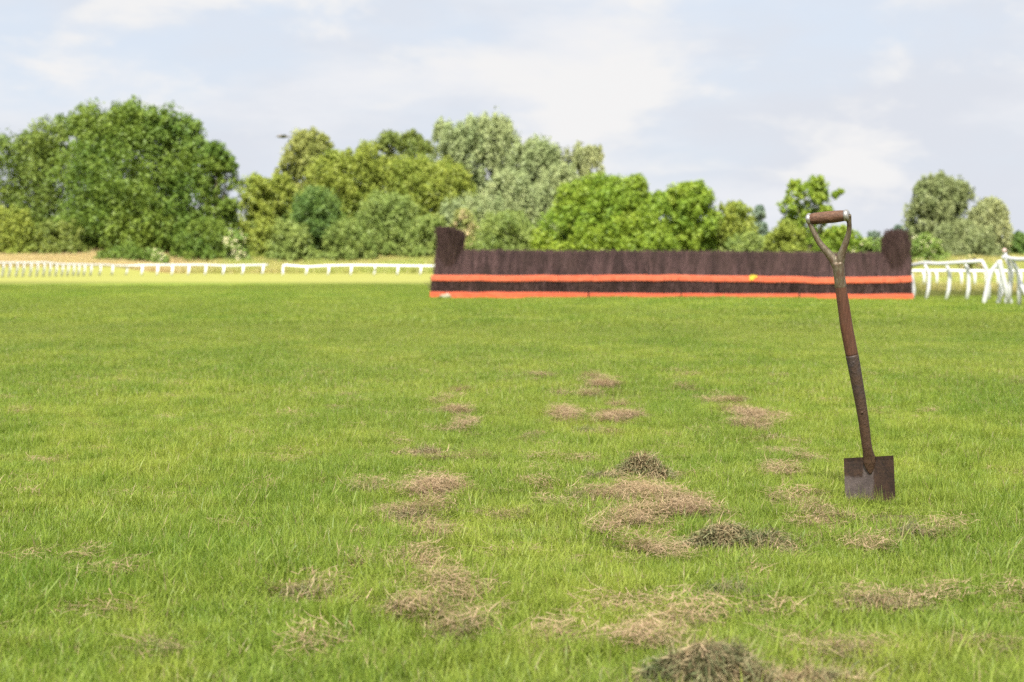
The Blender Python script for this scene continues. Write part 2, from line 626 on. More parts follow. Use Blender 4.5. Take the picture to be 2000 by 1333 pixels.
def dryness(x, y):
    s = np.zeros_like(x)
    x0, y0 = x, y
    x = x + (vnoise(x0, y0, 5.0, 31) - .5) * .13 + (vnoise(x0, y0, 14.0, 32) - .5) * .06
    y = y + (vnoise(x0, y0, 3.5, 33) - .5) * .20 + (vnoise(x0, y0, 11.0, 34) - .5) * .12
    for (cx, cy, rx, ry, k) in dryW:
        d = ((x - cx) / rx) ** 2 + ((y - cy) / ry) ** 2
        s = np.maximum(s, k * np.clip(1.35 - d, 0, 1))
    foot = np.clip(1.2 - (((x0 - 1.24) / .2) ** 2 + ((y0 - 5.78) / .22) ** 2) ** 2, 0, 1)
    return s * (.62 + 1.0 * vnoise(x0, y0, 9.0, 35)) * (1 - np.clip(foot, 0, 1))


def vnoise(x, y, f, seed):
    """smooth value noise"""
    r = np.random.default_rng(seed)
    tab = r.random((256, 256))
    xi, yi = x * f + 1000, y * f + 1000
    x0, y0 = np.floor(xi).astype(int), np.floor(yi).astype(int)
    fx, fy = xi - x0, yi - y0
    fx, fy = fx * fx * (3 - 2 * fx), fy * fy * (3 - 2 * fy)
    g = lambda a, b: tab[a % 256, b % 256]
    return (g(x0, y0) * (1 - fx) + g(x0 + 1, y0) * fx) * (1 - fy) + (g(x0, y0 + 1) * (1 - fx) + g(x0 + 1, y0 + 1) * fx) * fy


def scatter(y0, y1, dens, margin=1.2, x_lo=None, x_hi=None):
    """even random points over the wedge of ground that the lens could see, with room to either side"""
    wmax = 0.31 * y1 + margin
    n = int(2 * wmax * (y1 - y0) * dens)
    x = (rng.random(n) * 2 - 1) * wmax
    y = y0 + (y1 - y0) * rng.random(n)
    k = np.abs(x) < 0.31 * y + margin
    if x_lo is not None:
        k &= x > x_lo
    if x_hi is not None:
        k &= x < x_hi
    return x[k], y[k]


PTS = dict(co=[], kind=[], scl=[], rot=[], rnd=[])


def put(D, x, y, kinds_, s, sz, tilt=0.12, dz=0.0):
    n = len(x)
    D['co'].append(np.stack([x, y, gz(x, y) + dz], -1))
    D['kind'].append(rng.choice(kinds_, n))
    D['scl'].append(np.stack([s, s, s * sz], -1))
    D['rot'].append(np.stack([(rng.random(n) - .5) * 2 * tilt, (rng.random(n) - .5) * 2 * tilt, rng.random(n) * 2 * PI], -1))
    D['rnd'].append(rng.random(n))


def keep_off(x, y):
    """not inside the jump, nor on the far side under it"""
    u = (x + 2.16) * 0.9825 + (y - 45.8) * -0.186
    v = (x + 2.16) * 0.186 + (y - 45.8) * 0.9825
    return ~((u > -0.05) & (u < 12.3) & (v > 0.02) & (v < 0.95))


# near turf
for (y0, y1, dens) in ((2.6, 5.2, 620), (5.2, 10.5, 420)):
    x, y = scatter(y0, y1, dens)
    d = dryness(x, y)
    hn = 0.55 * vnoise(x, y, 2.3, 1) + 0.45 * vnoise(x, y, 6.1, 2)
    k = rng.random(len(x)) > np.clip(d * 0.85, 0, 0.86)
    x, y, d, hn = x[k], y[k], d[k], hn[k]
    s = 0.80 + 0.45 * rng.random(len(x))
    foot = np.clip(1.2 - (((x - 1.24) / .17) ** 2 + ((y - 5.70) / .36) ** 2) ** 2, 0, 1)
    put(PTS, x, y, K_NEAR, s, (0.58 + 0.75 * hn) * (1 - 0.4 * np.clip(d, 0, 1)) * (1 - .68 * foot))
    tall = (hn > 0.53) & (d < 0.5) & (foot < .1) & (rng.random(len(x)) < 0.42)
    put(PTS, x[tall] + .02, y[tall], K_TALL, s[tall], 0.65 + 0.5 * hn[tall], 0.25)
x, y = scatter(10, 24, 110, 1.5)
d = dryness(x, y)
hn = 0.55 * vnoise(x, y, 1.6, 3) + 0.45 * vnoise(x, y, 4.1, 4)
k = rng.random(len(x)) > np.clip(d * 0.8, 0, 0.82)
x, y, hn = x[k], y[k], hn[k]
put(PTS, x, y, K_MID, 0.8 + 0.5 * rng.random(len(x)), 0.6 + 0.7 * hn)
x, y = scatter(23, 78, 11, 3)
k = keep_off(x, y)
x, y = x[k], y[k]
vj = (x + 2.16) * 0.186 + (y - 45.8) * 0.9825
short = np.where((vj > -1.6) & (vj < .4) & (np.abs(x - 3.9) > 3.4), .35, 1.0)
put(PTS, x, y, K_FAR, 0.8 + 0.5 * rng.random(len(x)), (0.6 + 0.8 * vnoise(x, y, 0.8, 5)) * short)
# a few longer tufts at the foot of the jump and round the spade
n = 500
u = 2.6 + rng.random(n) * 7.4
x, y = -2.16 + u * 0.9825 - .12 * 0.186, 45.8 - u * 0.186 - .10 - 0.1 * rng.random(n)
put(PTS, x, y, K_MID, 1.0 + 0.8 * rng.random(n), 0.8 + 0.9 * vnoise(x, y, 1.1, 8))
n = 3
x, y = 1.19 + 0.22 * (rng.random(n) - .3), 5.85 + 0.06 * rng.random(n)
put(PTS, x, y, K_NEAR, 0.7 + .3 * rng.random(n), 0.6 + 0.3 * rng.random(n), 0.2)
n = 22
put(PTS, 1.245 + .19 * (rng.random(n) - .5), 5.83 + .05 * rng.random(n), K_TALL[:2], np.full(n, .40), .9 + 2.1 * rng.random(n) ** 2, .3)


def stuff_object(name, D, label):
    co = np.concatenate(D['co'])
    o = mk(name, co, [], attrs={'kind': np.concatenate(D['kind']).astype(np.int32), 'scl': np.concatenate(D['scl']),
                               'rot': np.concatenate(D['rot']), 'rnd': np.concatenate(D['rnd'])})
    ng = bpy.data.node_groups.new(name + '_nodes', 'GeometryNodeTree')
    ng.interface.new_socket('Geometry', in_out='INPUT', socket_type='NodeSocketGeometry')
    ng.interface.new_socket('Geometry', in_out='OUTPUT', socket_type='NodeSocketGeometry')
    N, L = ng.nodes, ng.links
    gi, go = N.new('NodeGroupInput'), N.new('NodeGroupOutput')
    ci = N.new('GeometryNodeCollectionInfo')
    ci.inputs['Collection'].default_value = KIT
    ci.inputs['Separate Children'].default_value = True
    ci.inputs['Reset Children'].default_value = True
    ip = N.new('GeometryNodeInstanceOnPoints')
    ip.inputs['Pick Instance'].default_value = True

    def na(nm, ty):
        a = N.new('GeometryNodeInputNamedAttribute')
        a.data_type = ty
        a.inputs['Name'].default_value = nm
        return a.outputs['Attribute']
    er = N.new('FunctionNodeEulerToRotation')
    L.new(na('rot', 'FLOAT_VECTOR'), er.inputs[0])
    L.new(gi.outputs[0], ip.inputs['Points'])
    L.new(ci.outputs[0], ip.inputs['Instance'])
    L.new(na('kind', 'INT'), ip.inputs['Instance Index'])
    L.new(er.outputs[0], ip.inputs['Rotation'])
    L.new(na('scl', 'FLOAT_VECTOR'), ip.inputs['Scale'])
    L.new(ip.outputs[0], go.inputs[0])
    md = o.modifiers.new('scatter', 'NODES')
    md.node_group = ng
    o['kind'] = 'stuff'
    o['label'] = label
    return o


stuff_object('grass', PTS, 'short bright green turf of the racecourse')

DP = dict(co=[], kind=[], scl=[], rot=[], rnd=[])
x, y = scatter(2.7, 13.5, 700, 0.3)
d = dryness(x, y)
d = d * (0.55 + 0.9 * vnoise(x, y, 9, 11))
k = rng.random(len(x)) < np.clip(d * 0.62 + 0.016, 0, .95)
x, y, d = x[k], y[k], d[k]
put(DP, x, y, K_STRAW, 0.75 + 0.5 * rng.random(len(x)), 1.0 + 0.8 * np.clip(d, 0, 1), 0.22, 0.004 + 0.022 * np.clip(d, 0, 1) * rng.random(len(x)))
k = (rng.random(len(x)) < .30) & (d > .25)
put(DP, x[k] + .02 * rng.normal(size=k.sum()), y[k] - .05 + .04 * rng.normal(size=k.sum()), K_ROT, 0.7 + 0.5 * rng.random(k.sum()), 1.6, 0.3, 0.006)
stuff_object('dry_grass', DP, 'pale dry mown grass lying on the turf in streaks')

LP = dict(co=[], kind=[], scl=[], rot=[], rnd=[])
x, y = scatter(192, 226, 4.2, 6)
put(LP, x, y, K_LONG, 0.7 + 0.5 * rng.random(len(x)), 0.75 + 0.6 * vnoise(x, y, 0.15, 12))
x, y = scatter(74, 190, 3.6, 4, x_lo=13)
k = (x > 0.222 * y) & (x > 14.5)
x, y = x[k], y[k]
put(LP, x, y, K_LONG, 0.55 + 0.45 * rng.random(len(x)), 0.6 + 0.45 * vnoise(x, y, 0.3, 13))
stuff_object('long_grass', LP, 'tall yellowing meadow grass beyond the rails')


# ------------------------------------------------------------------ piles of cut grass
def pile(px, py, rx, hz, green, n, label, ry=None, cat='grass clump'):
    """heap of matted cuttings; rx, hz in pixels"""
    rg = np.random.default_rng(int(px * 7 + py))
    x0, y0 = G(px, py)
    sc = y0 / FPX
    RX, H = rx * sc, hz * sc * (1.0 if n > 1600 and green > .4 else .62)
    RY = ry * sc if ry else RX * 0.65
    z0 = float(gz(x0, y0))
    lumps = [(rg.normal(0, .15), 0.0, 1.0)] + [((rg.random() - .5) * 1.8, (rg.random() - .5) * 1.2, .30 + .55 * rg.random()) for _ in range(7)]

    def hgt(u, v):
        h = np.zeros_like(u)
        for (a, b, k) in lumps:
            h = np.maximum(h, k * np.clip(1 - ((u - a) ** 2 + (v - b) ** 2) / (.22 + .42 * k), 0, 1) ** 0.75)
        return h
    # core
    m = 22
    uu, vv_ = np.meshgrid(np.linspace(-1.1, 1.1, m), np.linspace(-1.1, 1.1, m))
    hh = hgt(uu, vv_) * (0.45 + .45 * rg.random(uu.shape)) * H * (1 if green > .4 else .45) - .016
    cv = np.stack([uu * RX, vv_ * RY, hh], -1).reshape(-1, 3)
    ii = np.arange(m * m).reshape(m, m)
    cq = np.stack([ii[:-1, :-1], ii[:-1, 1:], ii[1:, 1:], ii[1:, :-1]], -1).reshape(-1, 4)
    # strands
    u = rg.normal(0, .52, n)
    v = rg.normal(0, .52, n)
    hb = hgt(u, v)
    fr = rg.random(n) ** .45
    bz = hb * H * fr
    n = int(n * 1.7)
    u = rg.normal(0, .52, n)
    v = rg.normal(0, .52, n)
    hb = hgt(u, v)
    bz = hb * H * rg.random(n) ** .45
    u = u + .30 * np.sin(v * 4.3 + px) + .12 * np.sin(v * 11 + py)
    v = v + .22 * np.sin(u * 3.7 + py)
    stray = rg.random(n) < (.15 if green > .4 else .30)
    u = np.where(stray, u * 1.7, u)
    v = np.where(stray, v * 1.7, v)
    bz = np.where(stray, .004 + .02 * rg.random(n), bz)
    ln = (.022 + .058 * rg.random(n))
    ph = rg.random(n) * 2 * PI
    el = rg.normal(.10, .42, n)
    bendv = rg.normal(0, .55, n)
    W = .0007 + .0010 * rg.random(n)
    rows = []
    for t in (0, .35, .7, 1):
        a = ph + bendv * t
        e = el - .9 * t * t * rg.random(n)
        cx = u * RX + np.cos(a) * np.cos(e) * ln * (t - .4)
        cy_ = v * RY + np.sin(a) * np.cos(e) * ln * (t - .4)
        cz = np.maximum(bz + np.sin(e) * ln * t, .003)
        px_, py_ = -np.sin(a), np.cos(a)
        w = W * (1 - .75 * t)
        k2 = .5 * w
        rows += [np.stack([cx - px_ * w, cy_ - py_ * w, cz - k2], -1), np.stack([cx + px_ * w, cy_ + py_ * w, cz + k2], -1)]
    sv = np.stack(rows, 1).reshape(-1, 3)
    b = np.arange(n)[:, None] * 8 + len(cv)
    sq = np.concatenate([b + np.array([2 * i, 2 * i + 1, 2 * i + 3, 2 * i + 2]) for i in range(3)])
    gr = np.clip(green + rg.normal(0, .28, n) + .35 * (np.sin(u * 4 + px) * np.cos(v * 3)), 0, 1)
    att = {'v': np.concatenate([np.full(len(cv), .12), np.repeat(rg.random(n), 8)]),
           'g': np.concatenate([np.full(len(cv), green), np.repeat(gr, 8)])}
    o = mk('grass_clump', np.concatenate([cv, sv]), [cq, sq], M_CLUMP, None, att, smooth=True)
    o.location = (x0, y0, z0)
    o.rotation_euler.z = rg.normal(0, .15)
    tag(o, label, cat, 'heaps of cut grass on the turf')


pile(1388, 1356, 98, 98, .60, 4200, 'largest heap of matted cut grass, at the bottom edge of the picture', 70)
pile(1590, 1362, 82, 58, .35, 2400, 'brown heap of cut grass just right of the largest one at the bottom edge', 60)
pile(1480, 1362, 60, 44, .45, 1500, 'low heap of cuttings between the two big heaps at the bottom edge', 50)
pile(1432, 1076, 88, 52, .66, 3600, 'long dark green mound of cut grass in the middle right, before the spade', 60)
pile(1262, 943, 46, 50, .50, 2000, 'tall tuft-like heap of cut grass standing highest in the middle track')
pile(1185, 948, 42, 20, .50, 1200, 'flat dark heap touching the left of the tall tuft-like heap')
pile(1780, 1062, 46, 32, .55, 1700, 'grey green heap of cut grass right of and in front of the spade blade')
pile(1648, 1026, 34, 18, .35, 900, 'small brownish heap just in front of the spade blade')
pile(830, 892, 28, 18, .45, 1000, 'small dark heap of cuttings at the top of the left dry streak')
pile(1140, 848, 14, 16, .85, 500, 'tiny dark green clump beside the tan patch in the middle distance')
pile(1505, 868, 30, 12, .40, 800, 'low brown heap at the near end of the right dry streak')
pile(1200, 990, 42, 22, .35, 1400, 'straw heap at the left end of the wide tan patch')
pile(1300, 1000, 50, 26, .06, 2000, 'pale straw heap in the centre of the wide tan patch')
pile(835, 1128, 42, 24, .03, 1500, 'round nest of pale straw in the left dry streak')
pile(700, 1130, 24, 22, .30, 900, 'small loose straw heap left of the round straw nest')
pile(686, 1068, 15, 16, .15, 500, 'very small pale knot of straw above the loose straw heap')
pile(780, 1030, 32, 22, .62, 1000, 'greenish heap on the left side of the left dry streak')
pile(790, 1218, 42, 26, .42, 1400, 'dark brownish heap low in the left dry streak')
pile(600, 1188, 46, 24, .50, 1300, 'faint dark heap sunk in grass in the lower left part')
pile(715, 968, 34, 18, .55, 900, 'ragged dark green heap left of the left dry streak')
pile(1712, 1204, 46, 26, .30, 1400, 'brown curved heap of cuttings at the lower right')
pile(1103, 832, 22, 14, .08, 700, 'pale tan heap in the middle distance beside the dark green clump')
pile(1425, 1170, 44, 20, .80, 1200, 'low dark green heap between the long mound and the bottom edge')
pile(48, 816, 13, 9, .1, 350, 'lone tan scrap of straw near the left edge')

# ------------------------------------------------------------------ the jump
FA, FB = np.array([-2.16, 45.8]), np.array([10.17, 43.47])
FLEN = float(np.linalg.norm(FB - FA))
FU = (FB - FA) / FLEN
FV = np.array([-FU[1], FU[0]])            # away from the lens
if FV[1] < 0:
    FV = -FV


def F(u, v, z):
    return (FA[0] + FU[0] * u + FV[0] * v, FA[1] + FU[1] * u + FV[1] * v, z)


def fz(u):
    return 0.0 - 0.03 * (u / FLEN)


jump = thing('brush_fence', 'long dark birch brush racing fence with two orange boards across it', 'racing fence', F(FLEN / 2, .4, 0))
jump_inv = jump.location.copy()


def FJ(u, v, z):
    p = F(u, v, z)
    return (p[0] - jump_inv.x, p[1] - jump_inv.y, p[2] - jump_inv.z)


def htop(u):
    return 1.315 - 0.05 * u / FLEN + fz(u)


def front(z):
    """how far the face leans back at a height"""
    return 0.10 + 0.32 * np.clip((z - 0.45) / 0.9, 0, 1) + 0.05 * np.clip(z / .45, 0, 1)


rg = np.random.default_rng(21)
# packed body behind the twigs
us = np.linspace(0.06, FLEN - .06, 90)
prof = [(0.06, 0.0), (0.10, 0.40), (0.50, 1.22), (0.74, 1.24), (0.95, 0.0)]
bv = []
for u in us:
    for (v, z) in prof:
        zz = z if z < .1 else (z + htop(u) - 1.315 + .015 * rg.normal())
        bv.append(FJ(u, v + .012 * rg.normal(), zz + fz(u)))
k = len(prof)
bq = [(i * k + j, (i + 1) * k + j, (i + 1) * k + j + 1, i * k + j + 1) for i in range(len(us) - 1) for j in range(k - 1)]
body = mk('brush_core', bv, [bq, [(0, 1, 4), (1, 2, 4), (2, 3, 4)], np.array([[(len(us) - 1) * k, (len(us) - 1) * k + 4, (len(us) - 1) * k + 1], [(len(us) - 1) * k + 1, (len(us) - 1) * k + 4, (len(us) - 1) * k + 2], [(len(us) - 1) * k + 2, (len(us) - 1) * k + 4, (len(us) - 1) * k + 3]])],
          M_BRUSH, jump, {'v': rg.random(len(bv)) * .25})


def twigs(n, ulo, uhi, zlo, zfn, vfn, lmin, lmax, w, splay=.16, seed=0):
    """thin upright twigs: two-quad strips"""
    g = np.random.default_rng(seed)
    u = ulo + (uhi - ulo) * g.random(n)
    ln = lmin + (lmax - lmin) * g.random(n)
    zt = zfn(u, g, n)
    z0 = np.maximum(zlo, zt - ln)
    du = g.normal(0, splay, n) * ln
    v0 = vfn(z0) + g.normal(0, .018, n)
    v1 = vfn(zt) + g.normal(0, .030, n)
    W = w * (.5 + g.random(n))
    out = []
    for t in (0, .5, 1):
        uu = u + du * (t - .2) + g.normal(0, .006, n)
        vv = v0 + (v1 - v0) * t
        zz = z0 + (zt - z0) * t
        ww = W * (1 - .7 * t)
        for s in (-1, 1):
            U = uu + s * ww
            out.append(np.stack([FA[0] + FU[0] * U + FV[0] * vv - jump_inv.x, FA[1] + FU[1] * U + FV[1] * vv - jump_inv.y, zz + fz(U)], -1))
    v = np.stack(out, 1).reshape(-1, 3)
    b = np.arange(n)[:, None] * 6
    q = np.concatenate([b + np.array([0, 1, 3, 2]), b + np.array([2, 3, 5, 4])])
    k = .50 * g.random(n) ** 1.4 + 1.25 * (vnoise(u * 4.0, z0 * 1.3, 2.6, 61) * .5 + vnoise(u * 4.0, z0 * 1.6, 5.5, 62) * .5 - .36)
    return v, q, np.repeat(np.clip(k, 0, 1), 6)


def merge(parts):
    V, Q, A, o = [], [], [], 0
    for v, q, a in parts:
        V.append(v); Q.append(q + o); A.append(a); o += len(v)
    return np.concatenate(V), np.concatenate(Q), np.concatenate(A)


full = twigs(30000, .04, FLEN - .04, .12, lambda u, g, n: .45 + (htop(u) - .45) * g.random(n) ** .55 + .0, front, .22, .60, .0065, .14, 1)
fringe = twigs(9000, .04, FLEN - .04, .3, lambda u, g, n: htop(u) + np.abs(g.normal(0, .034, n)) - .03 + .03 * (vnoise(u, u * 0, 1.7, 71) - .5), lambda z: front(z) + .16 * np.random.default_rng(5).random(np.shape(z)), .2, .45, .006, .10, 2)
low = twigs(9000, .0, FLEN, .10, lambda u, g, n: .14 + .46 * g.random(n) ** .7, lambda z: -.005 + .03 * np.asarray(z), .12, .35, .0075, .35, 3)
V, Q, A = merge([full, fringe, low])
tw = mk('birch_twigs', V, [Q], M_BRUSH, jump, {'v': A})
tw['kind'] = 'stuff'


def wing(uc, halfw, z0, z1, dome, seed, n=5200):
    """bundle of birch standing up at one end of the jump"""
    g = np.random.default_rng(seed)
    # solid heart
    ring, lev = 14, 7
    cv = []
    for i in range(lev):
        f = i / (lev - 1)
        z = z0 + (z1 - .46 - z0) * f
        rr = (halfw - .09) * (1 - (.55 * f ** 3 if dome else .05 * f))
        for j in range(ring):
            a = 2 * PI * j / ring
            cv.append(FJ(uc + rr * math.cos(a), .50 + rr * .75 * math.sin(a), z))
    cq = [(i * ring + j, i * ring + (j + 1) % ring, (i + 1) * ring + (j + 1) % ring, (i + 1) * ring + j) for i in range(lev - 1) for j in range(ring)]
    cv.append(FJ(uc, .50, z1 - .40))
    ct = [(len(cv) - 1, (lev - 1) * ring + j, (lev - 1) * ring + (j + 1) % ring) for j in range(ring)]
    a = g.random(n) * 2 * PI
    rad = halfw * np.sqrt(g.random(n) * .55 + .45)
    top = z1 + .03 - (.34 * (rad / halfw) ** 3 if dome else .20 * np.clip(np.cos(a), 0, 1) * (rad / halfw) ** 3) - np.abs(g.normal(0, .10, n)) + .03 * (vnoise(a * 2, a * 0, 3, seed) - .5) - (g.random(n) < .55) * g.random(n) * (z1 - z0 - .35)
    ln = .25 + .45 * g.random(n)
    zb = np.maximum(z0 + g.normal(0, .06, n), top - ln)
    lean = (g.normal(0, .07, n) + (.03 if not dome else -.02))
    W = .0050 * (.5 + g.random(n))
    out = []
    for t in (0, .5, 1):
        z = zb + (top - zb) * t
        f = np.clip((z - z0) / (z1 - z0), 0, 1)
        rr = rad * (1 - (.30 * f ** 4 if dome else .04 * f)) + lean * t
        for s in (-1, 1):
            uu = uc + rr * np.cos(a) + s * W * (1 - .7 * t) + g.normal(0, .004, n)
            vv = .50 + rr * .78 * np.sin(a) + s * W * .4
            out.append(np.stack([FA[0] + FU[0] * uu + FV[0] * vv - jump_inv.x, FA[1] + FU[1] * uu + FV[1] * vv - jump_inv.y, z], -1))
    v = np.stack(out, 1).reshape(-1, 3)
    b = np.arange(n)[:, None] * 6 + len(cv)
    q = np.concatenate([b + np.array([0, 1, 3, 2]), b + np.array([2, 3, 5, 4])])
    o = mk('brush_bundle', np.concatenate([np.array(cv), v]), [np.concatenate([np.array(cq), q]), np.array(ct)], M_WING, jump,
           {'v': np.concatenate([np.full(len(cv), .05), np.repeat(g.random(n) ** 1.2, 6)])})
    o['kind'] = 'stuff'
    return o


w1 = wing(.40, .305, .78, 1.91, False, 31)
w1['label'] = 'ragged flat topped birch bundle on the fence end'
w2 = wing(FLEN - .38, .33, .72, 1.92, True, 32)
w2['label'] = 'dome topped birch bundle on the fence end'


def board(u0, u1, v, za, zb, thick, mat, name, seed, sag=.0):
    """bevelled plank with a slightly wavy edge"""
    g = np.random.default_rng(seed)
    n = max(4, int((u1 - u0) / .4))
    c = .014
    sec = [(0, za + c), (0, zb - c), (c, zb), (thick - c, zb), (thick, zb - c), (thick, za + c), (thick - c, za), (c, za)]
    vs = []
    for i in range(n + 1):
        f = i / n
        u = u0 + (u1 - u0) * f
        dz = -sag * math.sin(PI * f) + .008 * g.normal() + fz(u)
        for (vv, z) in sec:
            vs.append(FJ(u, v + vv, z + dz))
    k = len(sec)
    q = [(i * k + j, (i + 1) * k + j, (i + 1) * k + (j + 1) % k, i * k + (j + 1) % k) for i in range(n) for j in range(k)]
    caps = [[tuple(range(k))[::-1]][0], tuple(n * k + j for j in range(k))]
    return mk(name, vs, [q, np.array(caps)], mat, jump)


def ux(px):
    """distance along the jump of a pixel column"""
    s = (px - CX) / FPX
    # x = s*y ; x = FA.x+FU.x u, y = FA.y+FU.y u
    return (s * FA[1] - FA[0]) / (FU[0] - s * FU[1])


# guard rail: three lengths of thick round-shouldered rail; take-off boards: five planks
for i, (a, b, sg) in enumerate(((843, 1156.5, .012), (1157.5, 1467, -.012), (1468.5, 1781, .03))):
    board(ux(a), ux(b), -.035, .475, .635, .08, M_OR, 'guard_rail', 40 + i, sg)
for i, (a, b) in enumerate(((841, 1149), (1152, 1330), (1332, 1560), (1563, 1784))):
    board(ux(a), ux(b), -.08, -.02, .175, .05, M_OR2, 'ground_board', 50 + i, .012 if i in (1, 2) else 0)
# yellow binding round a rail joint
t = NT('yellow_band')
M_YEL = t.done(t.bsdf((0.72, 0.50, 0.05), 0.6, 0.3))
mb = MB()
ul, uh = ux(1464), ux(1473)
for (a, b, v0, v1, za, zb) in ((ul, uh, -.045, .06, .49, .645),):
    cs = [FJ(a, v0, za), FJ(b, v0, za + .03), FJ(b, v1, za + .03), FJ(a, v1, za), FJ(a, v0, zb - .03), FJ(b, v0, zb), FJ(b, v1, zb), FJ(a, v1, zb - .03)]
    mb.box(cs)
mb.box([FJ(uh - .02, -.05, .55), FJ(uh + .08, -.05, .58), FJ(uh + .08, -.035, .58), FJ(uh - .02, -.035, .55), FJ(uh - .02, -.05, .60), FJ(uh + .06, -.05, .63), FJ(uh + .06, -.035, .63), FJ(uh - .02, -.035, .60)])
mb.build('yellow_tie', M_YEL, jump)
# end posts that hold the bundles
for u in (.02, FLEN - .02):
    MB().tube([FJ(u, .5, -.1), FJ(u, .5, .6), FJ(u, .5, 1.1)], .05, 8).build('end_post', M_BARK, jump)

# stone before the left board
bmv = []
sg = np.random.default_rng(3)
st = MB()
ring, lev = 10, 6
vs = []
for i in range(lev):
    th = PI * (i + .5) / lev
    for j in range(ring):
        a = 2 * PI * j / ring
        r = 1 + .14 * sg.normal()
        vs.append((.17 * math.sin(th) * math.cos(a) * r, .11 * math.sin(th) * math.sin(a) * r, .075 * math.cos(th) * r + .05))
q = [(i * ring + j, (i + 1) * ring + j, (i + 1) * ring + (j + 1) % ring, i * ring + (j + 1) % ring) for i in range(lev - 1) for j in range(ring)]
caps = [tuple(range(ring)), tuple((lev - 1) * ring + j for j in range(ring))[::-1]]
t = NT('pale_stone')
M_STONE = t.done(t.bsdf(t.mix(t.noise(t.pos(), 9, 4), (0.25, 0.22, 0.15), (0.46, 0.42, 0.32)), .9, .1))
stone = mk('stone', vs, [q, np.array(caps)], M_STONE, smooth=True)
sp = P(870, 578, 45.35)
stone.location = (sp.x, sp.y, 0.0)
tag(stone, 'pale rounded stone lying against the orange ground board at the left', 'stone')


# ------------------------------------------------------------------ running rails
def smoothline(pts, n=6):
    """Catmull-Rom through the points"""
    pts = [Vector(p) for p in pts]
    out = []
    for i in range(len(pts) - 1):
        p0, p1, p2, p3 = pts[max(i - 1, 0)], pts[i], pts[i + 1], pts[min(i + 2, len(pts) - 1)]
        for j in range(n):
            t = j / n
            out.append(0.5 * ((2 * p1) + (p2 - p0) * t + (2 * p0 - 5 * p1 + 4 * p2 - p3) * t * t + (3 * p1 - p0 - 3 * p2 + p3) * t ** 3))
    out.append(pts[-1])
    return out


def rail_thing(label, line, posts, r_rail, r_post, group, name='running_rail'):
    base = Vector((line[len(line) // 2][0], line[len(line) // 2][1], float(gz(line[len(line) // 2][0], line[len(line) // 2][1]))))
    T = thing(name, label, 'rail', base, group)
    MB().tube([p - base for p in smoothline(line)], r_rail, 10).build('rail', M_RAIL, T, True)
    for pl in posts:
        rr = [r_post * (.72 if i == 0 and len(pl) > 2 else 1) for i in range(len(pl))]
        MB().tube([Vector(p) - base for p in pl], rr, 8, up=(0.3, 1, 0)).build('post', M_RAIL, T, True)
    return T


GR = 'white running rails round the course'
# far left, curving away
pxA = [5, 18, 32, 45, 59, 72, 85, 97, 109, 121, 132, 143, 153, 164, 177, 195, 219, 247, 277, 307, 336, 368, 401, 436, 474, 513]


def yA(px):
    return float(np.interp(px, [-60, 0, 170, 240, 522], [140, 148, 168, 176, 188]))


def topA(px):
    return float(np.interp(px, [-60, 0, 60, 90, 115, 160, 210, 240, 290, 400, 450, 500, 522], [513, 514, 514, 513.5, 516.5, 517.5, 518, 520, 518.5, 518, 520, 518, 518]))


lineA = [P(px, topA(px), yA(px)) for px in (-60, -25, 0, 30, 60, 85, 100, 118, 140, 170, 205, 228, 255, 290, 340, 400, 440, 480, 523)]
postsA = []
for px in [-55, -42, -30, -18, -7] + pxA:
    Y = yA(px)
    a = P(px + 1.6, topA(px) + 1, Y)
    b = P(px - 1.2, 540, Y)
    b.z = float(gz(b.x, b.y)) - .05
    postsA.append([a, (a + b) / 2 + Vector((.05, 0, 0)), b])
rail_thing('long white rail curving away on the far left, its posts crowding together', lineA, postsA, .10, .115, GR)
lineB = [P(553, 537, 184), P(553.5, 522, 184), P(558, 518.6, 184), P(598, 521.5, 184), P(641, 519.5, 184), P(700, 518.6, 183), P(776, 519.6, 182), P(850, 520.2, 181), P(905, 520, 180)]
postsB = []
for px in (598, 641, 685, 731, 776, 821, 866):
    a = P(px + 1.5, 520, 183)
    b = P(px - 1, 540, 183)
    b.z = float(gz(b.x, b.y)) - .05
    postsB.append([a, (a + b) / 2 + Vector((.06, 0, 0)), b])
b = P(552, 539, 184)
postsB.append([P(553, 523, 184), P(552.6, 530, 184), Vector((b.x, b.y, -.05))])
rail_thing('straight white rail in the far distance ending behind the left end of the jump', lineB, postsB, .10, .11, GR)
# far right, standing in the long grass
lineE = [P(px, 529.5 + .4 * math.sin(px * .03), 82) for px in (1762, 1800, 1850, 1900, 1950, 2000, 2060)]
postsE = []
for px in (1780, 1804, 1829, 1877, 1903, 1925, 1948, 1993, 2040):
    a = P(px - 2, 530, 82)
    m = P(px + 1, 537, 82)
    b = P(px + 1, 560, 82)
    b.z = float(gz(b.x, b.y)) - .05
    postsE.append([a, m, b])
rail_thing('low white rail running level through the yellow grass right of the jump', lineE, postsE, .062, .07, GR)
# right, near the jump: cranked posts
YC = 43.5
lineC = [P(1768, 521, YC + 1.2), P(1785, 518, YC + .8), P(1804, 514.3, YC + .5), P(1836, 515.6, YC), P(1880, 512.8, YC - .6), P(1919, 510.6, YC - 1)]


def cranked(px0, py0, px1, py1, px2, py2, Y):
    a, b, c = P(px0, py0, Y), P(px1, py1, Y - .05), P(px2, py2, Y - .1)
    c.z = float(gz(c.x, c.y)) - .06
    m = b + (c - b) * .5 + Vector((.03, 0, 0))
    return [a, a.lerp(b, .6) + Vector((.015, 0, 0)), b, m, c]


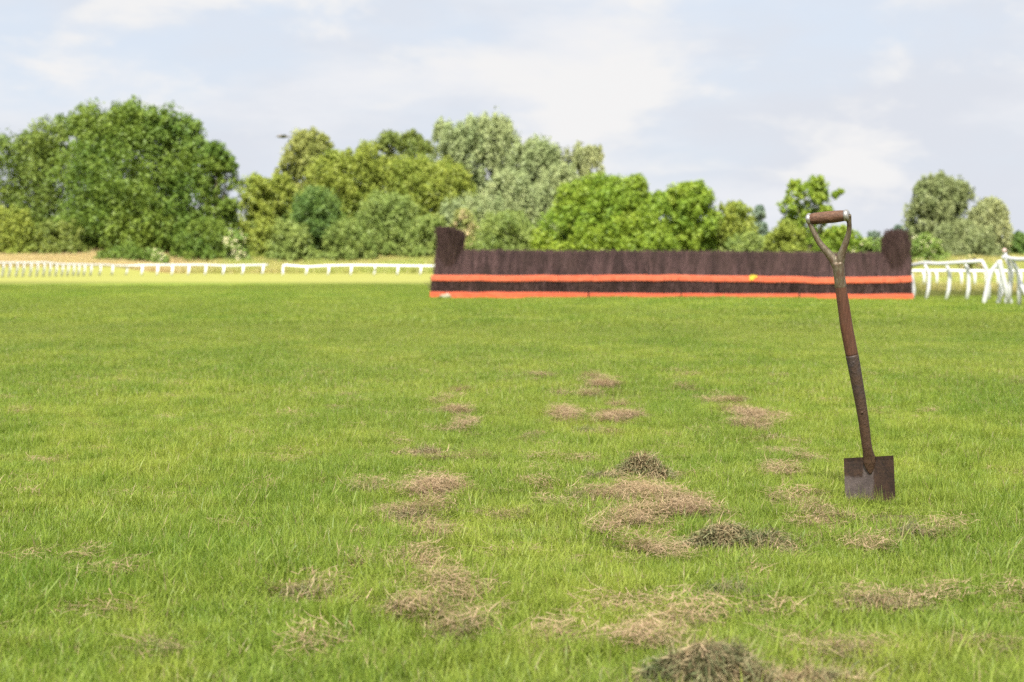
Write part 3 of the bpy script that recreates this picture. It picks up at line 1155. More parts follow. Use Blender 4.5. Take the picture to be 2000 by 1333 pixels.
postsC = [cranked(1806, 517, 1815, 538, 1808, 585, YC + .4), cranked(1848, 517, 1855, 540, 1847, 587, YC), cranked(1885, 514, 1892, 540, 1887, 588, YC - .5),
          [P(1919, 511, YC - 1), P(1925, 524, YC - 1), P(1930, 536, YC - 1), P(1931, 562, YC - 1), P(1931, 590, YC - 1)],
          cranked(1776, 528, 1782, 545, 1783, 580, YC + .9)]
rail_thing('wavy white rail on cranked posts beginning behind the right end of the jump', lineC, postsC, .050, .050, GR)
YD = 36.5
lineD = [P(1959, 503.5, YD + .5), P(1966, 503.8, YD + .4), P(1978, 506.5, YD), P(2000, 507.2, YD - .5), P(2060, 504, YD - 1.5), P(2130, 506, YD - 3)]
postsD = [[P(1965, 505, YD + .3), P(1973, 522, YD + .3), P(1976, 535, YD + .3), P(1973, 562, YD + .3), P(1969, 594, YD + .3)],
          [P(1976, 508, YD), P(1985, 525, YD), P(1990, 540, YD), P(1991, 570, YD), P(1990.5, 600, YD)],
          [P(2048, 506, YD - 1.2), P(2054, 530, YD - 1.2), P(2052, 606, YD - 1.2)],
          [P(1990, 545, YD + .1), P(1997, 560, YD - .2), P(2010, 585, YD - .6)]]
rail_thing('nearest white rail, cut by the right edge of the picture', lineD, postsD, .050, .048, GR)
# loose lengths leaning together in the gap
M2 = []


def leaning(label, pts, r, name='loose_rail'):
    base = Vector((pts[-1].x, pts[-1].y, pts[-1].z))
    o = MB().tube([p - base for p in smoothline(pts, 4)], r, 10).build(name, M_RAIL, None, True)
    o.location = base
    tag(o, label, 'rail', 'loose white rails leaning in the gap')


YG = 38.3
leaning('bright thick white rail leaning down to the right in the rail gap', [P(1951, 509, YG), P(1958, 538, YG), P(1966, 568, YG), P(1974, 597, YG)], .062)
leaning('bent white rail sloping down to the left of the leaning bright one', [P(1951, 514, YG + .2), P(1938, 529, YG + .2), P(1930, 553, YG + .2), P(1921, 597, YG + .2)], .050)
leaning('upright white stick just left of the leaning bright rail', [P(1957, 540, YG + .4), P(1953, 567, YG + .4), P(1951, 595, YG + .4)], .042)
leaning('thin white stick slanting down to the left behind the leaning bright rail', [P(1963, 558, YG + .6), P(1955, 577, YG + .6), P(1947, 595, YG + .6)], .042)
leaning('short white stub crossing the foot of the leaning bright rail', [P(1967, 562, YG + .5), P(1966, 580, YG + .5), P(1964, 596, YG + .5)], .042)
t = NT('pinkish_plastic')
o_p = thing('marker_pole', 'thin pale pole with a pinkish knob, standing behind the nearest white rail', 'pole', P(1974, 575, YD + 2.5))
bp = o_p.location.copy()
MB().tube([P(1974, 590, YD + 2.5) - bp, P(1969, 510, YD + 2.5) - bp, P(1962, 492, YD + 2.5) - bp], .03, 8).build('pole', M_RAIL, o_p, True)
M_PINK = t.done(t.bsdf((0.62, 0.44, 0.40), .6, .3))
MB().tube([P(1964, 493, YD + 2.5) - bp, P(1961.5, 489.5, YD + 2.5) - bp, P(1959.5, 487, YD + 2.5) - bp], [.04, .055, .035], 8).build('knob', M_PINK, o_p, True)


# ------------------------------------------------------------------ trees
def limbs(rg, H, W, ends, r0, lean=0.0):
    mb = MB()
    top = Vector((lean * H * .4, 0, H * .62))
    tr = [Vector((0, 0, -.6)), Vector((lean * .3, .1, H * .12)), Vector((lean * H * .18, -.1, H * .32)), top]
    mb.tube(tr, [r0 * 1.25, r0, r0 * .7, r0 * .28], 9)
    for e in ends:
        e = Vector(e)
        f = rg.uniform(.18, .75)
        i = min(int(f * 3), 2)
        s = tr[i].lerp(tr[i + 1], f * 3 - i)
        m = s.lerp(e, .5) + Vector((0, 0, .06 * H * rg.uniform(-.5, 1)))
        mb.tube([s, m, e], [r0 * .36, r0 * .22, r0 * .06], 6)
    return mb


def tree(px, top, base, wpx, Y, leafmat, label, n_lobes=18, n_puff=13, n_leaf=60, leaf=.42, prof='round', droop=False, seed=0, extra=(), flowers=0.0,
         name='broadleaf_tree', cat='tree', group='trees and bushes beyond the course', lobe_k=.30, skirt=.06, depth=.8, sparse=1.0):
    """px, top, base, wpx place the crown in the picture; every crown is hung on limbs, leaf by leaf"""
    rg = np.random.default_rng(seed)
    b = P(px, base, Y)
    tpt = P(px, top, Y)
    zg = float(gz(b.x, Y))
    H = tpt.z - zg
    W = wpx / FPX * Y * 1.08
    root = thing(name, label, cat, (b.x, Y, zg), group)
    L = []
    for i in range(n_lobes):
        f = skirt + (1 - skirt) * ((i + rg.random()) / n_lobes)
        if prof == 'round':
            R = math.sqrt(max(0, 1 - abs((f - .42) / .60) ** 2.3))
        elif prof == 'dome':
            R = math.sqrt(max(0, 1 - f ** 2.4))
        elif prof == 'cone':
            R = (1 - f) ** .75 * .95 + .08
        elif prof == 'tall':
            R = math.sqrt(max(0, 1 - abs((f - .5) / .54) ** 2.6)) * (.85 + .3 * rg.random())
        else:
            R = max(.15, math.sin(PI * min(1, f * 1.05)) ** .6)
        a = i * 2.39996 + rg.normal(0, .4)
        r = lobe_k * min(W, H * 1.3) * rg.uniform(.62, 1.12) * (.55 + .45 * R)
        rc = max(0, R * W / 2 - r * .85) * rg.uniform(.75, 1.0)
        z = np.clip(f * H, r * .75, H - r * .95)
        L.append((rc * math.cos(a), rc * math.sin(a) * depth, z, r))
    for (ex, ey, er) in extra:                     # hand-placed lobes: pixel offset from px, picture row, pixel radius
        q = P(px + ex, ey, Y)
        L.append((q.x - b.x, rg.normal(0, W * .08), q.z - zg, er / FPX * Y))
    L.append((0, 0, H * .45, W * .26))
    L.append((0, 0, H * .25, W * .26))
    if prof == 'dome':
        for i in range(10):
            a = i * .63 + rg.normal(0, .2)
            r = .11 * W * rg.uniform(.8, 1.25)
            L.append((math.cos(a) * (W * .5 - r), math.sin(a) * (W * .5 - r) * depth, r * .7, r))
    C, Nn, lv = [], [], []
    for (lx, ly, lz, lr) in L:
        lobev = rg.random()
        m = max(5, int(n_puff * sparse))
        th = np.arccos(np.clip(1 - 1.75 * (np.arange(m) + rg.random(m)) / m, -1, 1))
        ph = np.arange(m) * 2.39996 + rg.random() * 6
        d = np.stack([np.sin(th) * np.cos(ph), np.sin(th) * np.sin(ph), np.cos(th)], -1)
        pc = np.array([lx, ly, lz]) + d * lr * rg.uniform(.50, .88, (m, 1))
        pr = lr * rg.uniform(.24, .46, m)
        for c, r in zip(pc, pr):
            k = int(n_leaf * (2.3 if droop else 1.9) * rg.uniform(.7, 1.3))
            w = rg.normal(size=(k, 3))
            w /= np.linalg.norm(w, axis=1)[:, None]
            rad = r * (rg.random(k) ** .45) * rg.uniform(.85, 1.25, k)
            p = c + w * rad[:, None] * (np.array([1, 1, 1.0]) if not droop else np.array([.75, .75, 1.5]))
            if droop:
                p[:, 2] -= r * .3
            C.append(p)
            Nn.append(w * .8 + rg.normal(size=(k, 3)) * .55 + np.array([0, 0, .35]))
            lv.append(np.full(k, np.clip(lobev * .7 + rg.random() * .3, 0, 1)))
    C, Nn, lv = np.concatenate(C), np.concatenate(Nn), np.concatenate(lv)
    ok = C[:, 2] > .02
    C, Nn, lv = C[ok], Nn[ok], lv[ok]
    Nn /= np.linalg.norm(Nn, axis=1)[:, None] + 1e-9
    n = len(C)
    rnd = rg.normal(size=(n, 3))
    if droop:
        rnd = rnd * .45 + np.array([.15, 0, -1.0])
    T = rnd - Nn * (rnd * Nn).sum(1)[:, None]
    T /= np.linalg.norm(T, axis=1)[:, None] + 1e-9
    B = np.cross(Nn, T)
    ls = leaf * 0.92 * rg.uniform(.55, 1.25, n)[:, None]
    wd = .34 if not droop else .17
    if droop:
        ls = ls * 1.5
    f0 = -Nn * ls * .10
    V = np.stack([C - T * ls * .5, C + B * ls * wd + f0, C + T * ls * .5, C - B * ls * wd + f0], 1).reshape(-1, 3)
    qd = np.arange(n * 4).reshape(-1, 4)
    att = {'v': np.repeat(rg.random(n), 4), 'l': np.repeat(lv, 4)}
    if flowers:
        fl = (rg.random(n) < flowers * 1.3 * np.clip(np.sin(lv * 37) * 1.5, 0, 1))
        att['f'] = np.repeat(fl.astype(float), 4)
    mk('crown', V, [qd], leafmat, root, att)
    ends = [(x, y, z) for (x, y, z, r) in L if z > H * .2][:14]
    limbs(rg, H, W, ends, max(.08, .016 * H + .008 * W)).build('trunk', M_BARK, root, True)
    return root


LM_OAK = leaf_material('oak_leaves', (0.084, 0.156, 0.021), (0.177, 0.238, 0.032), (0.046, 0.093, 0.016))
LM_OLIVE = leaf_material('olive_leaves', (0.134, 0.182, 0.034), (0.211, 0.246, 0.046), (0.064, 0.110, 0.023))
LM_LIME = leaf_material('lime_leaves', (0.207, 0.268, 0.040), (0.295, 0.330, 0.053), (0.120, 0.179, 0.028), .42)
LM_YEL = leaf_material('yellowish_leaves', (0.244, 0.281, 0.064), (0.317, 0.331, 0.087), (0.140, 0.178, 0.047), .4)
LM_GREY = leaf_material('willow_leaves', (0.225, 0.285, 0.115), (0.330, 0.370, 0.160), (0.120, 0.163, 0.070), .3)
LM_GREY2 = leaf_material('pale_willow_leaves', (0.239, 0.276, 0.110), (0.322, 0.336, 0.143), (0.135, 0.157, 0.064), .3)
LM_BRIGHT = leaf_material('maple_leaves', (0.163, 0.267, 0.026), (0.271, 0.344, 0.036), (0.068, 0.129, 0.016), .42)
LM_OAK2 = leaf_material('olive_oak_leaves', (0.100, 0.165, 0.026), (0.190, 0.240, 0.040), (0.055, 0.100, 0.020))
LM_RIGHT = leaf_material('olive_willow_leaves', (0.165, 0.205, 0.075), (0.235, 0.265, 0.105), (0.085, 0.115, 0.042), .3)
LM_DARK = leaf_material('dark_leaves', (0.076, 0.145, 0.029), (0.145, 0.217, 0.042), (0.044, 0.087, 0.022))
LM_BUSH = leaf_material('bush_leaves', (0.162, 0.231, 0.050), (0.265, 0.320, 0.076), (0.081, 0.127, 0.029))
LM_HAZE = leaf_material('haze_tinted_leaves', (0.090, 0.138, 0.098), (0.143, 0.189, 0.128), (0.053, 0.087, 0.068), .15)  # far trees: distance haze put into the leaf colour as a bluish tint
LM_ELDER = leaf_material('elder_leaves', (0.136, 0.227, 0.042), (0.240, 0.324, 0.064), (0.072, 0.130, 0.029), .35, (0.72, 0.66, 0.42))
LM_TAN = leaf_material('tan_flower_leaves', (0.240, 0.283, 0.072), (0.368, 0.365, 0.120), (0.128, 0.162, 0.048), .35, (0.60, 0.48, 0.27))

# left group
tree(75, 262, 506, 290, 226, LM_OAK2, 'slightly olive tree at the left edge, sloping down from the big dome beside it', 16, 13, 55, .45, 'dome', seed=2, extra=((60, 250, 34), (-20, 285, 40), (95, 250, 42), (30, 270, 40), (-60, 300, 40)))
tree(262, 205, 506, 345, 217, LM_OAK, 'biggest tree, a broad dark green dome on the left', 34, 15, 62, .46, 'dome', seed=1, lobe_k=.22, extra=((-10, 232, 40), (60, 245, 40), (105, 262, 36), (-75, 250, 42), (135, 300, 34)))
tree(425, 283, 506, 100, 214, LM_OAK, 'narrow dark green tree leaning out from the right side of the big dome', 13, 12, 50, .40, 'tall', seed=3, extra=((0, 300, 22), (22, 325, 20)))
tree(28, 402, 506, 110, 208, LM_LIME, 'small lime green bush low in the left corner of the tree line', 9, 11, 45, .34, 'dome', seed=4, name='bush', cat='bush')
tree(110, 430, 508, 130, 209, LM_OLIVE, 'low olive bush between the lime bush and the big dome', 9, 11, 40, .34, 'dome', seed=5, name='bush', cat='bush')
tree(250, 482, 514, 120, 200, LM_OAK, 'low deep green bramble under the big dome', 9, 11, 40, .30, 'dome', seed=6, name='bush', cat='bush')
tree(306, 486, 514, 50, 199, LM_ELDER, 'small bush with cream flower heads in front of the big dome', 7, 9, 36, .28, 'dome', seed=7, flowers=.35, name='bush', cat='bush')
tree(462, 448, 503, 64, 205, LM_ELDER, 'cream flowering bush right of the big dome', 8, 10, 38, .30, 'dome', seed=8, flowers=.35, name='bush', cat='bush')
tree(400, 425, 508, 140, 208, LM_OAK, 'dark low growth under the right flank of the big dome', 9, 11, 40, .34, 'dome', seed=9, name='bush', cat='bush')
# middle group
tree(508, 343, 496, 105, 228, LM_LIME, 'yellow green tree filling the gap right of the big dome', 12, 12, 50, .42, 'round', seed=11, extra=((-10, 360, 22),))
tree(603, 255, 496, 112, 244, LM_YEL, 'tall pale yellowish tree whose top stands alone left of centre', 16, 12, 52, .44, 'tall', seed=12, extra=((5, 272, 24), (25, 278, 20), (-36, 318, 26), (-48, 345, 22)))
tree(548, 338, 496, 110, 233, LM_LIME, 'lime tree below the left side of the tall pale yellowish tree', 12, 12, 50, .42, 'dome', seed=10)
tree(885, 318, 496, 150, 232, LM_LIME, 'rightmost lime tree, its edge overlapping the highest grey willow', 13, 12, 50, .42, 'dome', seed=50)
tree(1000, 330, 496, 150, 240, LM_GREY, 'grey willow growth filling the gap under the two big willows', 14, 12, 50, .44, 'dome', True, seed=51)
tree(1095, 315, 496, 130, 243, LM_GREY, 'lower grey willow in front of the pale thin one', 13, 12, 50, .44, 'dome', True, seed=52)
tree(672, 290, 496, 170, 236, LM_LIME, 'broad lime tree between the pale yellowish one and the centre', 17, 12, 52, .44, 'round', seed=13, extra=((-20, 318, 30), (40, 308, 30)))
tree(712, 277, 480, 80, 262, LM_GREY, 'grey green treetop peeping over the lime trees', 9, 11, 44, .44, 'round', seed=14)
tree(735, 308, 496, 150, 240, LM_LIME, 'lime tree below the notched darker treetop', 13, 12, 50, .42, 'dome', seed=53)
tree(650, 335, 496, 140, 238, LM_YEL, 'dull yellowish tree filling in below the tall pale one on its right', 13, 12, 50, .42, 'dome', seed=54)
tree(788, 253, 490, 135, 258, LM_OLIVE, 'darker green tree with a notched top left of the big grey willow', 14, 12, 48, .46, 'tall', seed=15, extra=((-28, 276, 26), (22, 284, 28), (-48, 298, 26), (48, 300, 26)))
tree(820, 305, 496, 190, 234, LM_LIME, 'broad lime tree just left of the rightmost lime tree by the grey willow', 18, 12, 52, .44, 'round', seed=16, extra=((-50, 330, 32), (50, 340, 34)))
tree(935, 230, 490, 200, 252, LM_GREY, 'highest grey green willow in the centre of the tree line', 24, 13, 58, .46, 'tall', True, seed=17, extra=((0, 258, 36), (40, 252, 30), (-50, 275, 34), (-70, 255, 26)), lobe_k=.24)
tree(1045, 273, 490, 130, 248, LM_GREY, 'second grey willow, right of the highest one', 16, 12, 52, .46, 'tall', True, seed=18, extra=((10, 295, 30),))
tree(1135, 280, 490, 125, 250, LM_GREY2, 'pale thin willow at the right end of the grey willows', 14, 11, 46, .44, 'tall', True, seed=19, extra=((0, 305, 24), (28, 300, 20)), sparse=.85)
tree(930, 380, 490, 170, 226, LM_GREY, 'low grey green willow bush below the highest willow', 12, 12, 48, .42, 'round', True, seed=20)
tree(616, 366, 496, 122, 214, LM_DARK, 'round deep green bush standing out dark among lime trees', 13, 13, 52, .36, 'round', seed=21, name='bush', cat='bush', skirt=.25)
tree(570, 432, 494, 110, 208, LM_BUSH, 'rounded olive bush below left of the round deep green one', 11, 12, 46, .32, 'dome', seed=22, name='bush', cat='bush')
tree(680, 428, 494, 110, 209, LM_BUSH, 'olive bush below right of the round deep green one', 11, 12, 44, .32, 'dome', seed=23, name='bush', cat='bush')
tree(757, 375, 494, 165, 216, LM_BUSH, 'large soft olive bush left of the jump', 14, 13, 50, .36, 'dome', seed=24, name='bush', cat='bush')
tree(842, 420, 496, 110, 212, LM_BUSH, 'low olive bush behind the ragged end of the jump', 10, 12, 44, .34, 'dome', seed=25, name='bush', cat='bush')
tree(906, 408, 494, 76, 215, LM_TAN, 'bush with tan flower heads above the left part of the jump', 9, 11, 42, .32, 'dome', seed=26, flowers=.4, name='bush', cat='bush')
tree(992, 412, 496, 160, 211, LM_BUSH, 'wide soft green bush behind the left part of the jump', 13, 12, 48, .34, 'dome', seed=27, name='bush', cat='bush')
tree(520, 425, 496, 70, 212, LM_LIME, 'small yellow green bush left of the rounded olive bush', 8, 11, 40, .32, 'dome', seed=28, name='bush', cat='bush')
# right of centre
tree(1182, 348, 502, 280, 206, LM_BRIGHT, 'wide bright green tree behind the middle of the jump', 26, 14, 60, .44, 'dome', seed=31, lobe_k=.24, extra=((60, 362, 24), (-70, 385, 34), (0, 375, 36), (100, 400, 30)))
tree(1345, 355, 502, 125, 210, LM_BRIGHT, 'rounded bright green tree just right of the widest bright one', 16, 13, 54, .42, 'round', seed=32, extra=((-10, 378, 24), (20, 385, 26)))
tree(1432, 394, 502, 105, 212, LM_LIME, 'lower lime tree right of the rounded bright tree', 12, 12, 50, .40, 'dome', seed=33)
tree(1484, 400, 480, 58, 330, LM_HAZE, 'small blue green distant tree in the gap behind the trees', 9, 11, 44, .55, 'cone', seed=34)
tree(1582, 343, 500, 120, 214, LM_BRIGHT, 'ragged airy green tree directly behind the spade handle', 11, 9, 40, .40, 'tall', seed=35, lobe_k=.17, extra=((8, 362, 20), (-12, 374, 20), (-34, 386, 20), (18, 386, 19), (45, 382, 9), (56, 376, 7), (-44, 408, 22), (0, 410, 26), (26, 425, 26), (-22, 440, 30)))
tree(1535, 430, 502, 90, 206, LM_LIME, 'lime bush left of the spade handle', 10, 11, 46, .34, 'dome', seed=36, name='bush', cat='bush')
tree(1635, 440, 502, 110, 207, LM_BRIGHT, 'green bush right behind the spade yoke', 11, 12, 46, .34, 'dome', seed=37, name='bush', cat='bush')
tree(1700, 466, 502, 110, 205, LM_ELDER, 'pale flowering bush between the spade and the domed bundle', 10, 11, 44, .30, 'dome', seed=38, flowers=.15, name='bush', cat='bush')
tree(1704, 451, 480, 50, 420, LM_HAZE, 'tiny blue green far tree right of the spade handle', 7, 9, 36, .6, 'dome', seed=39)
tree(1757, 438, 480, 52, 420, LM_HAZE, 'far blue green treetop just above the domed bundle', 7, 9, 36, .6, 'dome', seed=40)
tree(1835, 343, 508, 130, 222, LM_RIGHT, 'tall olive willow at the right, standing apart from the others', 19, 12, 54, .44, 'tall', True, seed=41, extra=((0, 362, 26), (-38, 398, 22), (40, 372, 20)), lobe_k=.26)
tree(1930, 388, 508, 92, 220, LM_GREY2, 'shorter round willow joined to the right side of the tall olive one', 14, 12, 50, .42, 'round', True, seed=42)
tree(1880, 430, 508, 150, 216, LM_RIGHT, 'low grey willow growth under the two right willows', 11, 12, 48, .40, 'dome', True, seed=43)
tree(1810, 455, 508, 80, 206, LM_ELDER, 'cream dotted green bush right of the domed bundle', 9, 11, 44, .30, 'dome', seed=44, flowers=.12, name='bush', cat='bush')
tree(1990, 452, 506, 60, 240, LM_DARK, 'dark tree cut by the right edge of the picture', 9, 11, 44, .42, 'dome', seed=45)
tree(1895, 497, 516, 70, 150, LM_TAN, 'low yellowish flowering bush behind the right rails', 7, 9, 34, .22, 'dome', seed=46, flowers=.3, name='bush', cat='bush')
tree(1460, 455, 502, 110, 209, LM_BUSH, 'low green bush under the lime tree behind the jump', 9, 11, 44, .32, 'dome', seed=47, name='bush', cat='bush')
tree(1740, 468, 500, 80, 212, LM_BUSH, 'low green bush hidden partly by the domed bundle', 8, 11, 42, .32, 'dome', seed=48, name='bush', cat='bush')

# tangled undergrowth that closes the foot of the tree line, one mass
rg = np.random.default_rng(77)
C, lv = [], []
for px in np.arange(-60, 1760, 9):
    Y = 229 + rg.normal(0, 4)
    hgt_ = (3.4 + 2.2 * math.sin(px * .021) * math.sin(px * .0077 + 1) + rg.normal(0, .6)) * (1.0 if px < 1460 else .75)
    b = P(px, 500, Y)
    z0 = float(gz(b.x, Y))
    lobev = rg.random()
    for i in range(6):
        c = np.array([b.x + rg.normal(0, .8), Y + rg.normal(0, 1.2), z0 + hgt_ * (i + .3) / 6])
        k = 46
        w = rg.normal(size=(k, 3))
        w /= np.linalg.norm(w, axis=1)[:, None]
        C.append(c + w * (.9 * rg.random(k) ** .4)[:, None])
        lv.append(np.full(k, np.clip(lobev * .7 + .3 * rg.random(), 0, 1)))
C, lv = np.concatenate(C), np.concatenate(lv)
n = len(C)
Nn = rg.normal(size=(n, 3)) + np.array([0, -.5, .5])
Nn /= np.linalg.norm(Nn, axis=1)[:, None]
T = np.cross(Nn, rg.normal(size=(n, 3)))
T /= np.linalg.norm(T, axis=1)[:, None]
B = np.cross(Nn, T)
ls = .46 * rg.uniform(.6, 1.2, n)[:, None]
V = np.stack([C - T * ls * .5, C + B * ls * .34, C + T * ls * .5, C - B * ls * .34], 1).reshape(-1, 3)
ug = mk('undergrowth', V, [np.arange(n * 4).reshape(-1, 4)], LM_BUSH, None, {'v': np.repeat(rg.random(n), 4), 'l': np.repeat(lv, 4)})
ug['kind'] = 'stuff'
ug['label'] = 'tangled green undergrowth along the foot of the trees'

# ------------------------------------------------------------------ bird
t = NT('bird_feathers')
M_BIRD = t.done(t.bsdf(t.mix(t.noise(t.pos(), 12, 3), (0.16, 0.14, 0.12), (0.26, 0.24, 0.21)), .8, .1))
bb = P(551, 267.5, 70)
bird = thing('bird', 'small grey brown bird gliding in the sky left of centre', 'bird', bb)
bird.scale = (1.35, 1.35, 1.35)
MB().tube([(-.17, 0, 0), (-.13, 0, .012), (-.05, 0, .012), (.06, 0, .005), (.15, 0, .004), (.24, 0, .012)], [.012, .032, .05, .048, .028, .012], 8).build('body', M_BIRD, bird, True)
for s in (-1, 1):
    wv, wq = [], []
    for i in range(6):
        f = i / 5
        ch = .12 * (1 - f ** 2) + .025
        y_, z_, x_ = s * (.03 + .30 * f), .02 + .05 * f - .03 * f * f, .02 + .05 * f
        wv += [(x_ - ch * .5, y_, z_), (x_, y_, z_ + .010 * (1 - f) + .003), (x_ + ch * .5, y_, z_ - .004), (x_, y_, z_ - .006)]
    for i in range(5):
        for j in range(4):
            wq.append((i * 4 + j, i * 4 + (j + 1) % 4, i * 4 + 4 + (j + 1) % 4, i * 4 + 4 + j))
    mk('wing', wv, [wq, np.array([(0, 1, 2, 3), (20, 21, 22, 23)])], M_BIRD, bird, smooth=True)
mk('tail', [(.2, -.015, .012), (.34, -.045, .008), (.34, .045, .008), (.2, .015, .012), (.2, -.015, .004), (.34, -.045, .002), (.34, .045, .002), (.2, .015, .004)],
   [[(0, 1, 2, 3), (7, 6, 5, 4), (0, 4, 5, 1), (1, 5, 6, 2), (2, 6, 7, 3), (3, 7, 4, 0)]], M_BIRD, bird)
bird.rotation_euler.z = .25


# ------------------------------------------------------------------ the spade
def wood_material(name, axis, lo, hi, cracks):
    t = NT(name)
    o = t.obj()
    sc = [55, 55, 55]
    sc[axis] = 5
    n = t.noise(t.map(o, tuple(sc)), 2.2, 6, 0.65, 0.32, 0.68)
    n2 = t.noise(t.map(o, (14, 14, 8)), 2.0, 5, 0.6, 0.40, 0.66)
    sc2 = [190, 190, 190]
    sc2[axis] = 7
    cr = t.noise(t.map(o, tuple(sc2)), 1.5, 4, 0.6, 0.60, 0.68)
    c = t.mix(n, lo, hi)
    c = t.mix(t.math('MULTIPLY', n2, .45), c, (0.095, 0.050, 0.030))
    c = t.mix(t.math('MULTIPLY', cr, cracks), c, (0.030, 0.017, 0.010))
    return t.done(t.bsdf(c, .62, .35, 0, t.bump(t.mix(cr, n, (0, 0, 0)), .5, .0012)))


M_GRIP = wood_material('grip_wood', 0, (0.085, 0.040, 0.022), (0.175, 0.090, 0.052), .9)
M_SHAFT = wood_material('shaft_wood', 2, (0.075, 0.030, 0.016), (0.135, 0.058, 0.032), .4)

t = NT('worn_steel')
o_ = t.obj()
n1 = t.noise(o_, 26, 6, .65, .38, .66)
n2 = t.noise(t.map(o_, (1, 1, .45)), 75, 5, .7, .44, .64)
c = t.mix(n1, (0.150, 0.122, 0.075), (0.115, 0.068, 0.040))
c = t.mix(t.math('MULTIPLY', n2, .55), c, (0.24, 0.21, 0.15))
c = t.mix(t.math('MULTIPLY', t.noise(o_, 48, 5, .7, .58, .70), .8), c, (0.075, 0.045, 0.028))
M_YOKE = t.done(t.bsdf(c, t.rng(n1, 0, 1, .34, .55), .5, .35, t.bump(n2, .35, .0012)))
t = NT('polished_steel')
o_ = t.obj()
M_CAP = t.done(t.bsdf(t.mix(t.noise(o_, 60, 4, .6, .4, .7), (0.52, 0.50, 0.46), (0.30, 0.26, 0.20)), .32, .5, .75))
t = NT('dark_socket_steel')
o_ = t.obj()
n1 = t.noise(o_, 22, 6, .7, .36, .64)
n2 = t.noise(o_, 90, 5, .7, .42, .66)
zz = t.sep(o_)[2]
c = t.mix(t.rng(zz, .52, .26), (0.064, 0.056, 0.056), (0.085, 0.046, 0.027))
c = t.mix(t.math('MULTIPLY', n1, .75), c, (0.092, 0.052, 0.030))
c = t.mix(t.math('MULTIPLY', n2, .6), c, (0.036, 0.020, 0.013))
M_SOCK = t.done(t.bsdf(c, .55, .4, .25, t.bump(n2, .6, .0015)))

SPY = 5.95
sb = G(1699, 985)
spade = thing('spade', 'old rusty spade with a worn wooden handle stuck upright in the turf', 'spade', (sb[0], SPY, float(gz(sb[0], SPY))))
s0 = spade.location.copy()


def S(px, py, dy=0.0):
    return P(px, py, SPY + dy) - s0


pxm = SPY / FPX


def lean(py):
    """the handle comes slightly towards the lens as it rises"""
    return -0.10 * max(0, (895 - py)) / 480


# grip: barrel between the two arms
gl, gr = S(1583.5, 428.2, lean(428) + .030), S(1650.5, 421.6, lean(421) - .026)
ax = (gr - gl).normalized()
grip = MB()
gp = [gl.lerp(gr, f) for f in (0, .04, .15, .35, .5, .65, .85, .96, 1)]
grip.tube(gp, [9.8 * pxm, 10.6 * pxm, 11.2 * pxm, 11.5 * pxm, 11.6 * pxm, 11.5 * pxm, 11.1 * pxm, 10.4 * pxm, 9.8 * pxm], 28)
grip.build('grip', M_GRIP, spade, True)
# steel yoke: sleeve that splits into two arms, with an eye at either end of the grip
yk = MB()
la = [(1581.0, 427, 7.5), (1584.0, 441, 5.0), (1590.2, 455, 5.0), (1600.8, 475, 6.0), (1614.0, 491, 7.2), (1626.5, 506, 8.4), (1634.5, 520, 9.6)]
ra = [(1656.0, 420, 7.0), (1658.6, 436, 4.7), (1658.6, 449, 5.0), (1655.4, 464, 5.6), (1649.2, 482, 6.6), (1643.0, 501, 8.2), (1639.0, 520, 9.6)]
for arm, d0 in ((la, .030), (ra, -.030)):
    pts, rad = [], []
    for i, (a, b, r) in enumerate(arm):
        f = 1 - i / (len(arm) - 1)
        pts.append(S(a, b, lean(b) + d0 * f))
        rad.append(r * pxm)
    sm = smoothline(pts, 4)
    rr = np.interp(np.linspace(0, 1, len(sm)), np.linspace(0, 1, len(rad)), rad)
    yk.tube(sm, list(rr), 16, flat=.85)
sl = [(1636.6, 514, 11.3), (1637.6, 522, 11.2), (1639.4, 538, 11.0), (1641.0, 552, 11.1), (1642.2, 562, 11.3)]
yk.tube([S(a, b, lean(b)) for a, b, r in sl], [r * pxm for a, b, r in sl], 24)
yo = yk.build('yoke', M_YOKE, spade, True)
rm = yo.modifiers.new('weld', 'REMESH')
rm.mode = 'VOXEL'
rm.voxel_size = .0022
rm.use_smooth_shade = True
smd = yo.modifiers.new('soften', 'SMOOTH')
smd.iterations = 6
smd.factor = .5
for e, sgn in ((gl, -1), (gr, 1)):
    c = MB()
    c.tube([e + ax * sgn * d for d in (-.002, .004, .009, .0125, .014)], [10.6 * pxm, 11.6 * pxm, 11.4 * pxm, 9.6 * pxm, 6.2 * pxm], 28)
    cp = c.build('end_cap', M_CAP, spade, True)
    r = MB()
    r.tube([e + ax * sgn * d for d in (.013, .0155, .0168)], [.0062, .0058, .003], 14)
    r.build('rivet', M_SOCK, cp, True)
# shaft and socket
sh = [(1642.0, 560, 10.9), (1643.6, 572, 11.0), (1648.6, 605, 11.7), (1653.6, 640, 12.1), (1659.0, 668, 12.3), (1664.2, 695, 12.2)]
MB().tube(smoothline([S(a, b, lean(b)) for a, b, r in sh], 4), list(np.interp(np.linspace(0, 1, 21), np.linspace(0, 1, 6), [r * pxm for a, b, r in sh])), 24).build('shaft', M_SHAFT, spade, True)
so = [(1663.9, 693.5, 12.6), (1667.6, 712, 12.4), (1674.4, 750, 11.7), (1681.4, 789, 10.9), (1687.0, 825, 10.3), (1691.5, 860, 9.8), (1694.6, 880, 9.9), (1697.0, 892, 11.8), (1698.5, 903, 12.5), (1699.5, 915, 9.0), (1700.0, 926, 2.0)]
pts = smoothline([S(a, b, lean(b) + (0 if b < 890 else .004)) for a, b, r in so], 4)
rad = np.interp(np.linspace(0, 1, len(pts)), np.linspace(0, 1, len(so)), [r * pxm for a, b, r in so])
fl = MB()
k = 24
fl.tube(pts, list(rad), k)
